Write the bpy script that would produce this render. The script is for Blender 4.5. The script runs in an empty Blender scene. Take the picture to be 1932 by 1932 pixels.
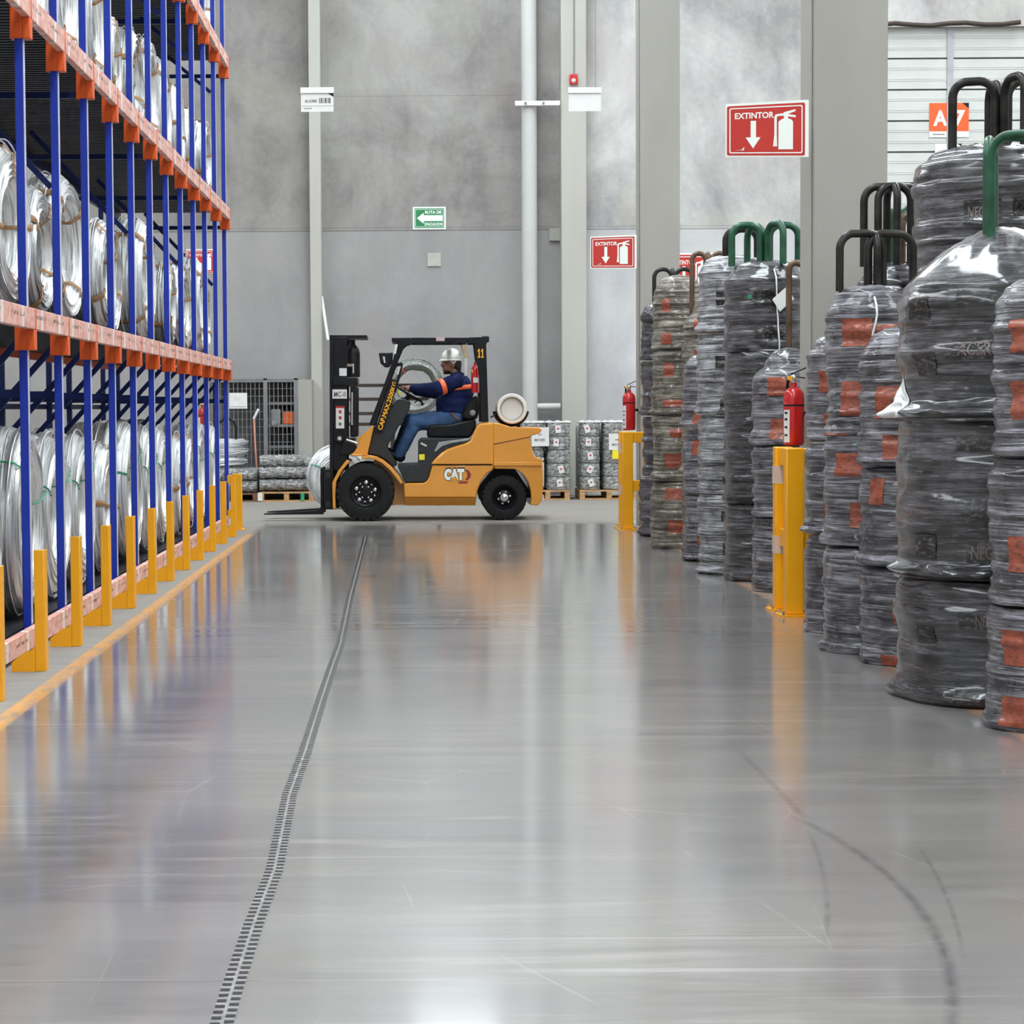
import bpy, bmesh, math, random
from mathutils import Vector, Matrix, noise, Euler
random.seed(7)
SC = bpy.context.scene
COL = SC.collection
PI = math.pi
# ---------------------------------------------------------------- camera
FPX, CX, CY, EYE = 4000.0, 788.0, 966.0, 1.28
PITCH = math.atan(194/4000)
ROT = Matrix.Rotation(PI/2-PITCH, 3, 'X') @ Matrix.Rotation(-0.0062, 3, 'Z')
cd = bpy.data.cameras.new('camera'); cam = bpy.data.objects.new('camera', cd); COL.objects.link(cam)
cam.location = (0, 0, EYE); cam.rotation_euler = ROT.to_euler()
cd.sensor_fit = 'HORIZONTAL'; cd.sensor_width = 36.0; cd.lens = FPX/1932*36
cd.shift_x = (966-CX)/1932; cd.shift_y = 0.0
cd.clip_end = 200
SC.camera = cam
def P(px, py, Y):
    """photo pixel at distance Y -> world point"""
    r = ROT @ Vector(((px-CX)/FPX, -(py-CY)/FPX, -1.0))
    t = Y/r.y
    return Vector((r.x*t, Y, EYE + r.z*t))
def G(px, py):
    r = ROT @ Vector(((px-CX)/FPX, -(py-CY)/FPX, -1.0))
    t = -EYE/r.z
    return Vector((r.x*t, r.y*t, 0))
# ---------------------------------------------------------------- materials
def nd(nt, t, loc=(0,0), **kw):
    n = nt.nodes.new(t)
    for k, v in kw.items(): setattr(n, k, v)
    return n
class NT:
    def __init__(s, name):
        s.m = bpy.data.materials.new(name); s.m.use_nodes = True
        s.t = s.m.node_tree; s.b = s.t.nodes['Principled BSDF']
        s.tc = s.t.nodes.new('ShaderNodeTexCoord')
    def link(s, a, b): s.t.links.new(a, b)
    def val(s, sock, v):
        if isinstance(v, (int, float)): sock.default_value = v
        elif isinstance(v, (tuple, list)):
            sock.default_value = tuple(v) + ((1,) if len(v) == 3 and len(sock.default_value) == 4 else ())
        else: s.link(v, sock)
    def math(s, op, a, b=0.0, c=0.0, clamp=False):
        n = nd(s.t, 'ShaderNodeMath', operation=op, use_clamp=clamp)
        for i, v in enumerate((a, b, c)): s.val(n.inputs[i], v)
        return n.outputs[0]
    def map(s, vec, scale=(1,1,1), loc=(0,0,0), rot=(0,0,0)):
        n = nd(s.t, 'ShaderNodeMapping'); s.link(vec, n.inputs[0])
        n.inputs['Scale'].default_value = scale; s.val(n.inputs['Location'], loc); n.inputs['Rotation'].default_value = rot
        return n.outputs[0]
    def noise(s, vec, scale=5, detail=4, rough=.55, dist=0):
        n = nd(s.t, 'ShaderNodeTexNoise'); s.link(vec, n.inputs['Vector'])
        n.inputs['Scale'].default_value = scale; n.inputs['Detail'].default_value = detail
        n.inputs['Roughness'].default_value = rough; n.inputs['Distortion'].default_value = dist
        return n.outputs['Fac']
    def ramp(s, fac, stops, interp='LINEAR'):
        n = nd(s.t, 'ShaderNodeValToRGB'); n.color_ramp.interpolation = interp
        e = n.color_ramp.elements
        while len(e) < len(stops): e.new(.5)
        for i, (p, c) in enumerate(stops):
            e[i].position = p
            e[i].color = (c, c, c, 1) if isinstance(c, (int, float)) else tuple(c)+(1,)
        s.link(fac, n.inputs[0]); return n.outputs[0]
    def mix(s, fac, a, b, blend='MIX'):
        n = nd(s.t, 'ShaderNodeMix', data_type='RGBA', blend_type=blend)
        s.val(n.inputs[0], fac); s.val(n.inputs[6], a); s.val(n.inputs[7], b)
        return n.outputs[2]
    def bump(s, h, strength=.3, dist=.01):
        n = nd(s.t, 'ShaderNodeBump'); n.inputs['Strength'].default_value = strength
        n.inputs['Distance'].default_value = dist; s.link(h, n.inputs['Height'])
        s.link(n.outputs[0], s.b.inputs['Normal'])
    def sep(s, vec):
        n = nd(s.t, 'ShaderNodeSeparateXYZ'); s.link(vec, n.inputs[0]); return n.outputs
    def comb(s, x, y, z):
        n = nd(s.t, 'ShaderNodeCombineXYZ')
        for i, v in enumerate((x, y, z)): s.val(n.inputs[i], v)
        return n.outputs[0]
    def set(s, **kw):
        names = dict(col='Base Color', rough='Roughness', metal='Metallic', coat='Coat Weight', coat_r='Coat Roughness', spec='Specular IOR Level')
        for k, v in kw.items(): s.val(s.b.inputs[names[k]], v)
        return s.m
def band(n, x, lo, hi, soft=.004):
    a = n.math('DIVIDE', n.math('SUBTRACT', x, lo), soft, clamp=True)
    b = n.math('DIVIDE', n.math('SUBTRACT', hi, x), soft, clamp=True)
    return n.math('MULTIPLY', a, b)
def simple(name, col, rough=.5, metal=0., var=.12, scale=8., stretch=(1,1,1), coat=0., bump=0., spec=.5):
    n = NT(name)
    f = n.noise(n.map(n.tc.outputs['Object'], stretch), scale, 5)
    lo = tuple(c*(1-var) for c in col); hi = tuple(min(1, c*(1+var)) for c in col)
    c = n.ramp(f, [(.3, lo), (.7, hi)])
    n.set(col=c, rough=n.math('MULTIPLY_ADD', f, .16, rough-.08), metal=metal, coat=coat, spec=spec)
    if bump: n.bump(f, bump, .01)
    return n.m
MT = {}
def worn(name, col, chip, rough=.42, amount=.66, scale=9.):
    n = NT(name); o = n.tc.outputs['Object']
    f = n.noise(o, scale, 8, .7); g = n.noise(o, 2.5, 3)
    mask = n.ramp(f, [(amount, 0.), (amount+.03, 1.)])
    base = n.ramp(g, [(.3, tuple(c*.86 for c in col)), (.7, col)])
    n.set(col=n.mix(mask, base, chip), rough=rough)
    return n.m
MT['blue'] = worn('blue_rack_paint', (.002,.028,.38), (.03,.05,.2), .5, .74)
MT['postface'] = simple('pale_glare_post_face', (.50,.52,.62), .45, 0, .15, 12)  # grazing-light glare painted as a pale aisle face on the posts
MT['navy'] = simple('shaded_blue_rack_paint', (.006,.014,.075), .4, spec=.2)  # the rack blue, darkened in its colour to stand for shadow at the rear
MT['orange'] = worn('orange_connector_paint', (.82,.11,.012), (.4,.06,.02), .42, .74)
MT['deck'] = simple('dark_steel_deck', (.022,.022,.03), .38, .4, .5, 3, (1,14,1), spec=.2)
MT['yellow'] = worn('yellow_guard_paint', (.98,.43,.004), (.18,.09,.02), .36, .71, 7)
MT['cat'] = simple('yellow_forklift_paint', (.72,.30,.035), .32, 0, .05, 3, coat=.35)
MT['black'] = simple('black_steel', (.012,.012,.014), .38, 0, .3, 6, spec=.2)
MT['plastic'] = simple('charcoal_plastic', (.035,.036,.037), .5, 0, .15, 30, spec=.2)
MT['rubber'] = simple('tyre_rubber', (.014,.014,.014), .68, 0, .3, 14, spec=.2)
MT['vinyl'] = simple('black_vinyl', (.012,.012,.013), .4, 0, .2, 10, spec=.2)
MT['grey'] = simple('grey_plastic', (.30,.31,.32), .45)
MT['chrome'] = simple('bright_steel', (.72,.72,.72), .22, 1., .06)
MT['white'] = simple('white_paint', (.72,.72,.70), .45, 0, .04)
MT['paper'] = simple('white_paper', (.70,.70,.68), .7, 0, .03)
MT['tank'] = simple('cream_tank_paint', (.78,.73,.68), .4, 0, .06, 4)
MT['tankrust'] = simple('dirty_tank_shell', (.42,.38,.30), .5, 0, .3, 5)
MT['red'] = simple('red_extinguisher_paint', (.52,.008,.010), .25, 0, .06, 3, coat=.5)
MT['signred'] = simple('red_sign_print', (.50,.022,.012), .45, 0, .05)
MT['signorange'] = simple('orange_sign_print', (.84,.115,.02), .45, 0, .04)
MT['signgreen'] = simple('green_sign_print', (.01,.21,.07), .45, 0, .05)
MT['signwhite'] = simple('white_sign_print', (.82,.86,.80), .45, 0, .02)
MT['ink'] = simple('black_ink', (.012,.012,.012), .5, 0, .1, spec=.2)
MT['inkgrey'] = simple('faded_ink', (.14,.11,.10), .5, 0, .25)
MT['yprint'] = simple('yellow_decal', (.90,.42,.01), .45, 0, .05)
MT['strap'] = simple('brown_strap', (.37,.20,.09), .6, 0, .2, 20)
MT['gtie'] = simple('green_tie', (.03,.30,.14), .5, 0, .2)
MT['bright_yellow'] = simple('lemon_tape', (.85,.72,.02), .5, 0, .1)
MT['wood'] = simple('pallet_wood', (.46,.27,.12), .7, 0, .3, 6, (1,9,9), bump=.2)
MT['darkwood'] = simple('dark_pallet_wood', (.16,.07,.035), .7, 0, .3, 6, (1,9,9), bump=.2)
MT['denim'] = simple('blue_denim', (.035,.085,.19), .85, 0, .35, 9)
MT['jacket'] = simple('navy_work_jacket', (.006,.013,.066), .8, 0, .3, 7, spec=.2)
MT['reflect'] = simple('orange_reflective_tape', (.95,.16,.05), .45, 0, .06)
MT['skin'] = simple('skin', (.30,.135,.085), .5, 0, .1, 12)
MT['hair'] = simple('dark_hair', (.012,.009,.008), .6, 0, .3, 20)
MT['helmet'] = simple('white_helmet', (.80,.79,.72), .55, 0, .04)
MT['leather'] = simple('brown_leather', (.20,.06,.03), .5, 0, .2)
MT['column'] = simple('pale_steel_column', (0.425,0.416,0.374), .5, 0, .05, 2, (1,1,.3))
MT['colgrey'] = simple('grey_steel_column', (0.340,0.327,0.293), .5, 0, .07, 2, (1,1,.3))
MT['pipe'] = simple('white_pipe', (0.510,0.510,0.493), .38, 0, .05, 2)
MT['hoop_dark'] = simple('dark_worn_tube', (.028,.026,.024), .34, .4, .6, 9, spec=.2)
MT['hoop_green'] = simple('green_worn_tube', (.012,.075,.036), .36, .1, .5, 9)
MT['hoop_brown'] = simple('rusty_brown_tube', (.10,.06,.035), .42, .3, .5, 9)
MT['cage'] = simple('grey_cage_steel', (.20,.20,.21), .45, .2, .1)
MT['cagewire'] = simple('grey_wire', (.24,.235,.225), .5, .2, .1)
MT['cagedark'] = simple('dark_cabinet_back', (.10,.10,.105), .7, 0, .2)
MT['boxorange'] = simple('orange_bin_plastic', (.85,.14,.02), .45, 0, .05)
MT['brownbar'] = simple('dark_brown_bar', (.06,.045,.038), .5, .2, .2, spec=.2)
MT['glass_eye'] = simple('eye', (.6,.58,.55), .3)
def wire_mat(name, hi, lo, axis='X', metal=.55):
    n = NT(name); o = n.tc.outputs['Object']
    oi = nd(n.t, 'ShaderNodeObjectInfo').outputs['Random']
    x, y, z = n.sep(o)
    if axis == 'X': a, p, q = x, y, z
    else: a, p, q = z, x, y
    r = n.math('SQRT', n.math('ADD', n.math('MULTIPLY', p, p), n.math('MULTIPLY', q, q)))
    ang = n.math('ARCTAN2', p, q)
    v = n.comb(n.math('MULTIPLY_ADD', a, 60, n.math('MULTIPLY', oi, 90)), n.math('MULTIPLY', r, 60), n.math('MULTIPLY', ang, .9))
    f = n.noise(v, 1.0, 3, .6)
    g = n.noise(n.map(o, (3,3,3)), 1.5, 3)
    c = n.ramp(f, [(.34, lo), (.52, hi), (.8, tuple(min(1, h*1.15) for h in hi))])
    c = n.mix(n.ramp(g, [(.35, 0.), (.75, .35)]), c, tuple(h*.55 for h in hi))
    n.set(col=c, rough=.36, metal=metal); n.bump(f, .55, .012)
    return n.m
MT['wire'] = wire_mat('galvanised_wire', (.78,.79,.78), (.20,.20,.20))
MT['wire2'] = wire_mat('bright_galvanised_wire', (.88,.89,.88), (.34,.34,.34), metal=.3)
MT['wireflat'] = wire_mat('galvanised_wire_flat', (.84,.85,.86), (.30,.31,.33), 'Z', .3)
MT['wiregrey'] = wire_mat('dull_galvanised_wire', (.30,.315,.30), (.10,.105,.095))
def wrap_mat(name, lo, hi, rough=.3, z=70, coat=.6):
    n = NT(name); o = n.tc.outputs['Object']
    oi = nd(n.t, 'ShaderNodeObjectInfo').outputs['Random']
    off = n.comb(n.math('MULTIPLY', oi, 50), 0., n.math('MULTIPLY', oi, 31))
    v = n.map(o, (2.6, 2.6, z), off)
    f = n.noise(v, 1.0, 6, .66, .5)
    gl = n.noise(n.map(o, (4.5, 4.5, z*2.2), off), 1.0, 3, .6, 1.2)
    g = n.noise(n.map(o, (1, 1, 1.6), off), 5, 4, .6, 1.0)
    h = n.math('ADD', n.math('MULTIPLY', f, .72), n.math('MULTIPLY', g, .28))
    c = n.ramp(h, [(.41, lo), (.50, tuple((a+b)/2*.62 for a, b in zip(lo, hi))), (.60, tuple(q*1.15 for q in hi))])
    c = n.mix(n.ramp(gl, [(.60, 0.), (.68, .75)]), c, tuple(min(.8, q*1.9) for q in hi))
    n.set(col=c, rough=n.math('MULTIPLY_ADD', g, .3, rough-.15), coat=coat, coat_r=.12, spec=.3)
    n.bump(h, .9, .022)
    return n.m
MT['wrap'] = wrap_mat('grey_stretch_wrap', (.016,.0145,.018), (.27,.26,.29))
MT['wrapdark'] = wrap_mat('dark_stretch_wrap', (.005,.0046,.0055), (.105,.10,.112), .2, 46, .9)
MT['wrappale'] = wrap_mat('pale_stretch_wrap', (.055,.055,.06), (.50,.50,.53))
MT['wrapbrown'] = wrap_mat('brownish_stretch_wrap', (.045,.036,.026), (.36,.32,.26))
MT['film'] = simple('clear_white_film', (.70,.71,.70), .25, 0, .15, 9, coat=.6, bump=.5)
n = NT('orange_label_print'); o = n.tc.outputs['Object']
f = n.noise(n.map(o, (30,30,70)), 1.0, 5, .75)
MT['orlabel'] = (n.set(col=n.ramp(f, [(.35, (.09,.022,.014)), (.5, (.30,.055,.022)), (.66, (.36,.085,.04)), (.8, (.50,.24,.17))]), rough=.35, coat=.5), n.bump(f, .4, .01), n.m)[2]
n = NT('black_label_print'); o = n.tc.outputs['Object']
f = n.noise(n.map(o, (30,30,70)), 1.0, 3, .6)
MT['blklabel'] = n.set(col=n.ramp(f, [(.5, (.006,.005,.006)), (.68, (.11,.10,.10))]), rough=.3, coat=.5)
n = NT('mesh_bundle'); o = n.tc.outputs['Object']
f = n.noise(n.map(o, (9,9,26)), 1.6, 5, .75)
MT['bundle'] = (n.set(col=n.ramp(f, [(.36, (.09,.09,.09)), (.5, (.33,.33,.32)), (.64, (.80,.80,.79))]), rough=.4, metal=.3), n.bump(f, 1., .03), n.m)[2]
# salmon beam with label strips
n = NT('salmon_labelled_beam'); o = n.tc.outputs['Object']
x, y, z = n.sep(o)
fy = n.math('FRACT', n.math('MULTIPLY_ADD', y, 1.82, n.math('MULTIPLY', n.noise(n.comb(0., y, 0.), .8, 1), .8)))
w = band(n, fy, .62, .77, .03)
f = n.noise(n.map(o, (1, 9, 14)), 1.5, 5)
base = n.ramp(f, [(.3, (.60,.22,.16)), (.52, (.80,.42,.34)), (.75, (.86,.62,.55))])
c = n.mix(n.math('MULTIPLY', w, .85), base, (.80,.78,.74))
zz = n.math('FRACT', n.math('ADD', n.math('MULTIPLY', z, 1.), 50.))
ink = n.math('GREATER_THAN', n.noise(n.map(o, (1, 30, 26)), 1., 2), .50)
BEAM_Z = z
zb = n.math('MAXIMUM', n.math('MAXIMUM', band(n, z, 1.775, 1.802, .006), band(n, z, 3.445, 3.475, .006)), n.math('MAXIMUM', band(n, z, 5.10, 5.13, .006), band(n, z, .068, .09, .005)))
ink = n.math('MULTIPLY', n.math('MULTIPLY', ink, zb), band(n, n.math('FRACT', n.math('MULTIPLY', y, 1.6)), .06, .66, .02))
n.set(col=n.mix(n.math('MULTIPLY', ink, .85), c, (.10,.06,.05)), rough=.4)
MT['beam'] = n.m
# floor
n = NT('polished_concrete_floor'); o = n.tc.outputs['Object']
x, y, z = n.sep(o)
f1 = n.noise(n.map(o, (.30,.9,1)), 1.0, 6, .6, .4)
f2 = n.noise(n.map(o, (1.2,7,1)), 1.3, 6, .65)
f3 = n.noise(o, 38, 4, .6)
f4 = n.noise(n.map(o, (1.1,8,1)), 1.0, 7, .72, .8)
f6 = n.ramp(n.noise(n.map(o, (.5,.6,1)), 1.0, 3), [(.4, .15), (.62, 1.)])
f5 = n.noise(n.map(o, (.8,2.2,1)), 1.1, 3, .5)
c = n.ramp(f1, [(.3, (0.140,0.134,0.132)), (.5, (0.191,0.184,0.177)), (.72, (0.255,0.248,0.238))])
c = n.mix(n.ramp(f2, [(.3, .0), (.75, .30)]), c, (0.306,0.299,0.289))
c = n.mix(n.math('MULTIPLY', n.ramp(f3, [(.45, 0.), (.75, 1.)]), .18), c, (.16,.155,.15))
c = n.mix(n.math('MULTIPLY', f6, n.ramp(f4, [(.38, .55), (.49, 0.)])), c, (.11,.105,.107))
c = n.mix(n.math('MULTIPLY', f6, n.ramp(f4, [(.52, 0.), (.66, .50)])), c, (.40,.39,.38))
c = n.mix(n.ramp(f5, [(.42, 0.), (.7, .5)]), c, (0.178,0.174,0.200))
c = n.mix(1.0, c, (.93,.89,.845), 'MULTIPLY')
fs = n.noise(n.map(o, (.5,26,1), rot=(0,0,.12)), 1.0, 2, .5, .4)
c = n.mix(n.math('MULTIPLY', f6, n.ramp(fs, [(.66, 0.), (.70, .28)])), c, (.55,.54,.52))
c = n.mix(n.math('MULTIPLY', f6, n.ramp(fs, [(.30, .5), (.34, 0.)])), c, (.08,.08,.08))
# dusty unpolished edges beside the rack and under the stacks
edge = n.math('ADD', n.math('DIVIDE', n.math('SUBTRACT', -1.66, x), .12, clamp=True), n.math('DIVIDE', n.math('SUBTRACT', x, 2.32), .2, clamp=True), clamp=True)
edge = n.math('MULTIPLY', edge, n.math('LESS_THAN', y, 24.0))
edge = n.math('MAXIMUM', edge, n.math('DIVIDE', n.math('SUBTRACT', y, 23.3), 1.2, clamp=True))
c = n.mix(n.math('MULTIPLY', edge, .8), c, n.ramp(f2, [(.3, (0.212,0.196,0.174)), (.7, (0.306,0.285,0.255))]))
# painted lines, worn
wear = n.ramp(n.noise(n.map(o, (7,3,1)), 1.6, 7, .72), [(.36, 0.), (.55, 1.)])
l1 = n.math('MULTIPLY', band(n, x, -1.775, -1.675, .012), n.math('LESS_THAN', y, 21.9))
l2 = n.math('MULTIPLY', band(n, x, 2.30, 2.40, .012), n.math('LESS_THAN', y, 21.0))
c = n.mix(n.math('MULTIPLY', l1, n.math('MULTIPLY_ADD', wear, .60, .25)), c, (.62,.29,.06))
c = n.mix(n.math('MULTIPLY', l2, n.math('MULTIPLY', wear, .62)), c, (.58,.30,.15))
# tyre arcs and scratches
def arc(cx, cy, R, wd, ylo, yhi, k):
    dx = n.math('SUBTRACT', x, cx); dy = n.math('SUBTRACT', y, cy)
    r = n.math('SQRT', n.math('ADD', n.math('MULTIPLY', dx, dx), n.math('MULTIPLY', dy, dy)))
    m = n.math('SUBTRACT', 1., n.math('DIVIDE', n.math('ABSOLUTE', n.math('SUBTRACT', r, R)), wd), clamp=True)
    return n.math('MULTIPLY', n.math('MULTIPLY', m, band(n, y, ylo, yhi, .3)), k)
br = n.ramp(n.noise(n.map(o, (5,5,1)), 2.5, 5, .7), [(.35, .15), (.62, 1.)])
m = n.math('MAXIMUM', arc(-3.22, 5.6, 4.5, .022, 4.1, 6.7, .6), arc(-48.8, 6.9, 50, .018, 6.3, 8.0, .4))
m = n.math('MAXIMUM', m, arc(-8.85, 7.2, 10.06, .012, 4.9, 6.4, .45))
m = n.math('MAXIMUM', m, arc(-8.57, 7.0, 10.06, .010, 4.8, 6.2, .45))
c = n.mix(n.math('MULTIPLY', n.math('MULTIPLY', m, br), 1.5, clamp=True), c, (.035,.034,.034))
vor = nd(n.t, 'ShaderNodeTexVoronoi', feature='DISTANCE_TO_EDGE'); n.link(n.map(o, (.9,.35,1), rot=(0,0,.5)), vor.inputs['Vector']); vor.inputs['Scale'].default_value = 1.6
sc1 = n.math('MULTIPLY', n.math('LESS_THAN', vor.outputs['Distance'], .0035), n.ramp(n.noise(o, 1.7, 3), [(.5, 0.), (.62, .6)]))
c = n.mix(n.math('MULTIPLY', sc1, .22), c, (.55,.54,.52))
# saw-cut joints
cut = n.math('MULTIPLY', band(n, y, 11.46, 11.475, .004), band(n, x, -.45, 2.3, .02))
cut = n.math('MAXIMUM', cut, n.math('MULTIPLY', band(n, y, 9.36, 9.372, .004), band(n, x, -1.7, -.35, .02)))
cut = n.math('MAXIMUM', cut, n.math('MULTIPLY', band(n, y, 4.70, 4.708, .003), band(n, x, -1.7, -.35, .02)))
cut = n.math('MAXIMUM', cut, n.math('MULTIPLY', band(n, y, 14.1, 14.115, .004), band(n, x, -1.7, -.3, .02)))
c = n.mix(n.math('MULTIPLY', cut, .8), c, (.05,.05,.05))
rg = n.math('ADD', n.math('MULTIPLY', f1, .07), n.math('MULTIPLY', f2, .13))
rg = n.math('ADD', rg, n.math('MULTIPLY', f4, .10))
rg = n.math('ADD', rg, n.math('MULTIPLY', edge, .34))
FLOOR_ROUGH = -.01
n.set(col=c, rough=n.math('ADD', rg, .22), spec=.36, coat=n.math('MULTIPLY_ADD', edge, -1., 1.), coat_r=n.math('ADD', rg, FLOOR_ROUGH-.02))
n.b.inputs['Coat IOR'].default_value = 1.45
n.bump(n.math('ADD', n.math('MULTIPLY', n.noise(n.map(o, (.6,2.2,1)), 2.0, 3), 1.), n.math('MULTIPLY', f3, .03)), .045, .02)
MT['floor'] = n.m
# wall
def wallmat(name, dark, light, zline=True):
    n = NT(name); o = n.tc.outputs['Object']; x, y, z = n.sep(o)
    f = n.noise(o, .55, 6, .62, .6); g = n.noise(n.map(o, (1,1,.35)), 1.7, 5, .6); h = n.noise(o, 12, 4)
    m = n.math('ADD', n.math('MULTIPLY', f, .6), n.math('ADD', n.math('MULTIPLY', g, .3), n.math('MULTIPLY', h, .1)))
    c = n.ramp(m, [(.40, dark), (.5, tuple((a+b)/2 for a, b in zip(dark, light))), (.60, light)])
    hue = n.noise(o, .9, 3, .5)
    c = n.mix(n.ramp(hue, [(.5, 0.), (.68, .45)]), c, tuple(v*s for v, s in zip(light, (.80,.72,.70))))
    c = n.mix(n.ramp(hue, [(.34, .35), (.48, 0.)]), c, tuple(v*s for v, s in zip(light, (.86,.84,.72))))
    lowp = n.math('LESS_THAN', z, 3.92)
    c = n.mix(n.math('MULTIPLY', lowp, .5), c, tuple(v*s for v, s in zip(light, (.98,.99,1.07))))
    ln = n.math('MAXIMUM', band(n, z, 3.905, 3.93, .008), band(n, z, 3.955, 3.968, .006))
    ln = n.math('MAXIMUM', ln, n.math('MULTIPLY', band(n, z, 5.885, 5.897, .006), band(n, x, -1.4, 1.5, .05)))
    ln = n.math('MAXIMUM', ln, n.math('MULTIPLY', band(n, x, -.95, -.942, .004), .35))
    c = n.mix(n.math('MULTIPLY', ln, .55), c, tuple(v*.3 for v in dark))
    n.set(col=c, rough=.62); n.bump(m, .15, .02)
    return n.m
MT['wall'] = wallmat('grey_concrete_panel', (0.162,0.149,0.145), (0.340,0.327,0.310))
MT['walldoorlit'] = wallmat('door_lit_concrete_panel', (0.289,0.281,0.285), (0.612,0.612,0.595))  # light from the door painted in: right-hand panels given a paler tone
MT['wallplain'] = simple('plain_wall_paint', (.55,.55,.54), .7, 0, .05, 1)
MT['ceil'] = simple('white_roof_sheet', (.62,.62,.62), .6, 0, .04, 1)
MT['shutter'] = simple('white_door_panel', (0.595,0.612,0.586), .45, 0, .05, 2)
MT['shutgrey'] = simple('grey_door_strut', (.42,.42,.44), .45)
n = NT('skylight_pane'); n.set(col=(.9,.9,.9))
n.b.inputs['Emission Color'].default_value = (.93,.97,1,1); n.b.inputs['Emission Strength'].default_value = 7.0
MT['sky'] = n.m
n = NT('bright_skylight_pane'); n.set(col=(.9,.9,.9))
n.b.inputs['Emission Color'].default_value = (.86,.95,1,1); n.b.inputs['Emission Strength'].default_value = 16.
MT['skymid'] = n.m
n = NT('added_streak_panel'); n.set(col=(.9,.9,.9))  # emission for an unseen panel added to brighten the floor streak
n.b.inputs['Emission Color'].default_value = (.86,.95,1,1); n.b.inputs['Emission Strength'].default_value = 1.3
MT['streakpanel'] = n.m
# ---------------------------------------------------------------- mesh building
WL = {}
class MB:
    def __init__(s): s.v = []; s.f = []
    def add(s, vs, fs):
        b = len(s.v); s.v += [Vector(p) for p in vs]; s.f += [tuple(b+i for i in f) for f in fs]; return s
    def box(s, lo, hi):
        x0,y0,z0 = lo; x1,y1,z1 = hi
        return s.add([(x0,y0,z0),(x1,y0,z0),(x1,y1,z0),(x0,y1,z0),(x0,y0,z1),(x1,y0,z1),(x1,y1,z1),(x0,y1,z1)],
                     [(0,3,2,1),(4,5,6,7),(0,1,5,4),(1,2,6,5),(2,3,7,6),(3,0,4,7)])
    def cbox(s, c, d, M=None):
        b = len(s.v); s.box([-k/2 for k in d], [k/2 for k in d])
        for i in range(b, len(s.v)):
            p = s.v[i]; s.v[i] = Vector(c) + (M @ p if M else p)
        return s
    def bar(s, p0, p1, w, h, up=(0,0,1)):
        p0, p1 = Vector(p0), Vector(p1); d = (p1-p0); L = d.length; d.normalize()
        u = Vector(up)
        if abs(d.dot(u)) > .98: u = Vector((0,1,0))
        a = d.cross(u).normalized(); b = a.cross(d)
        return s.cbox((p0+p1)/2, (w, L, h), Matrix((a, d, b)).transposed())
    def tube(s, path, r, n=10, closed=False, cap=True):
        pts = [Vector(p) for p in path]; N = len(pts); base = len(s.v)
        rs = r if isinstance(r, (list, tuple)) else [r]*N
        t0 = (pts[1]-pts[0]).normalized()
        a = t0.cross(Vector((0,0,1)))
        if a.length < .05: a = t0.cross(Vector((0,1,0)))
        a.normalize()
        for i, p in enumerate(pts):
            if closed: t = (pts[(i+1) % N]-pts[i-1]).normalized()
            else: t = (pts[min(i+1, N-1)]-pts[max(i-1, 0)]).normalized()
            a = (a - t*a.dot(t)).normalized(); b = t.cross(a)
            for k in range(n):
                w = 2*PI*k/n
                s.v.append(p + (a*math.cos(w)+b*math.sin(w))*rs[i])
        M = N if closed else N-1
        for i in range(M):
            for k in range(n):
                i2 = (i+1) % N
                s.f.append((base+i*n+k, base+i*n+(k+1) % n, base+i2*n+(k+1) % n, base+i2*n+k))
        if cap and not closed:
            s.f.append(tuple(base+k for k in range(n))[::-1]); s.f.append(tuple(base+(N-1)*n+k for k in range(n)))
        return s
    def lathe(s, prof, c=(0,0,0), n=24, axis='Z', closed=False, cap=True):
        """prof: (radius, height) pairs along the axis"""
        base = len(s.v); c = Vector(c); N = len(prof)
        for r, h in prof:
            for k in range(n):
                a = 2*PI*k/n; u, w = r*math.cos(a), r*math.sin(a)
                s.v.append(c + Vector({'Z': (u,w,h), 'X': (h,u,w), 'Y': (u,h,w)}[axis]))
        for i in range(N if closed else N-1):
            j = (i+1) % N
            for k in range(n):
                s.f.append((base+i*n+k, base+i*n+(k+1) % n, base+j*n+(k+1) % n, base+j*n+k))
        if not closed and cap:
            s.f.append(tuple(base+k for k in range(n))[::-1]); s.f.append(tuple(base+(N-1)*n+k for k in range(n)))
        return s
    def prism(s, poly, y0, y1):
        """poly of (x, z) extruded along Y"""
        N = len(poly); base = len(s.v)
        for y in (y0, y1):
            for x, z in poly: s.v.append(Vector((x, y, z)))
        s.f.append(tuple(base+i for i in range(N))); s.f.append(tuple(base+N+i for i in range(N))[::-1])
        for i in range(N):
            j = (i+1) % N; s.f.append((base+i, base+N+i, base+N+j, base+j))
        return s
    def ell(s, c, r, n=14, m=10, M=None):
        base = len(s.v); c = Vector(c)
        for i in range(m+1):
            t = PI*i/m
            for k in range(n):
                a = 2*PI*k/n
                p = Vector((r[0]*math.sin(t)*math.cos(a), r[1]*math.sin(t)*math.sin(a), r[2]*math.cos(t)))
                s.v.append(c + (M @ p if M else p))
        for i in range(m):
            for k in range(n):
                s.f.append((base+i*n+k, base+(i+1)*n+k, base+(i+1)*n+(k+1) % n, base+i*n+(k+1) % n))
        return s
    def build(s, name, mat, parent=None, smooth=35, bevel=0., origin=None, seg=2):
        o0 = Vector(origin) if origin is not None else (WL[parent.name] if parent else Vector((0,0,0)))
        me = bpy.data.meshes.new(name)
        me.from_pydata([tuple(p-o0) for p in s.v], [], s.f); me.validate(); me.update()
        bm = bmesh.new(); bm.from_mesh(me); bmesh.ops.remove_doubles(bm, verts=bm.verts, dist=1e-5)
        bmesh.ops.recalc_face_normals(bm, faces=bm.faces); bm.to_mesh(me); bm.free()
        return link(name, me, mat, parent, smooth, bevel, o0 if parent is None else None, seg)
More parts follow.
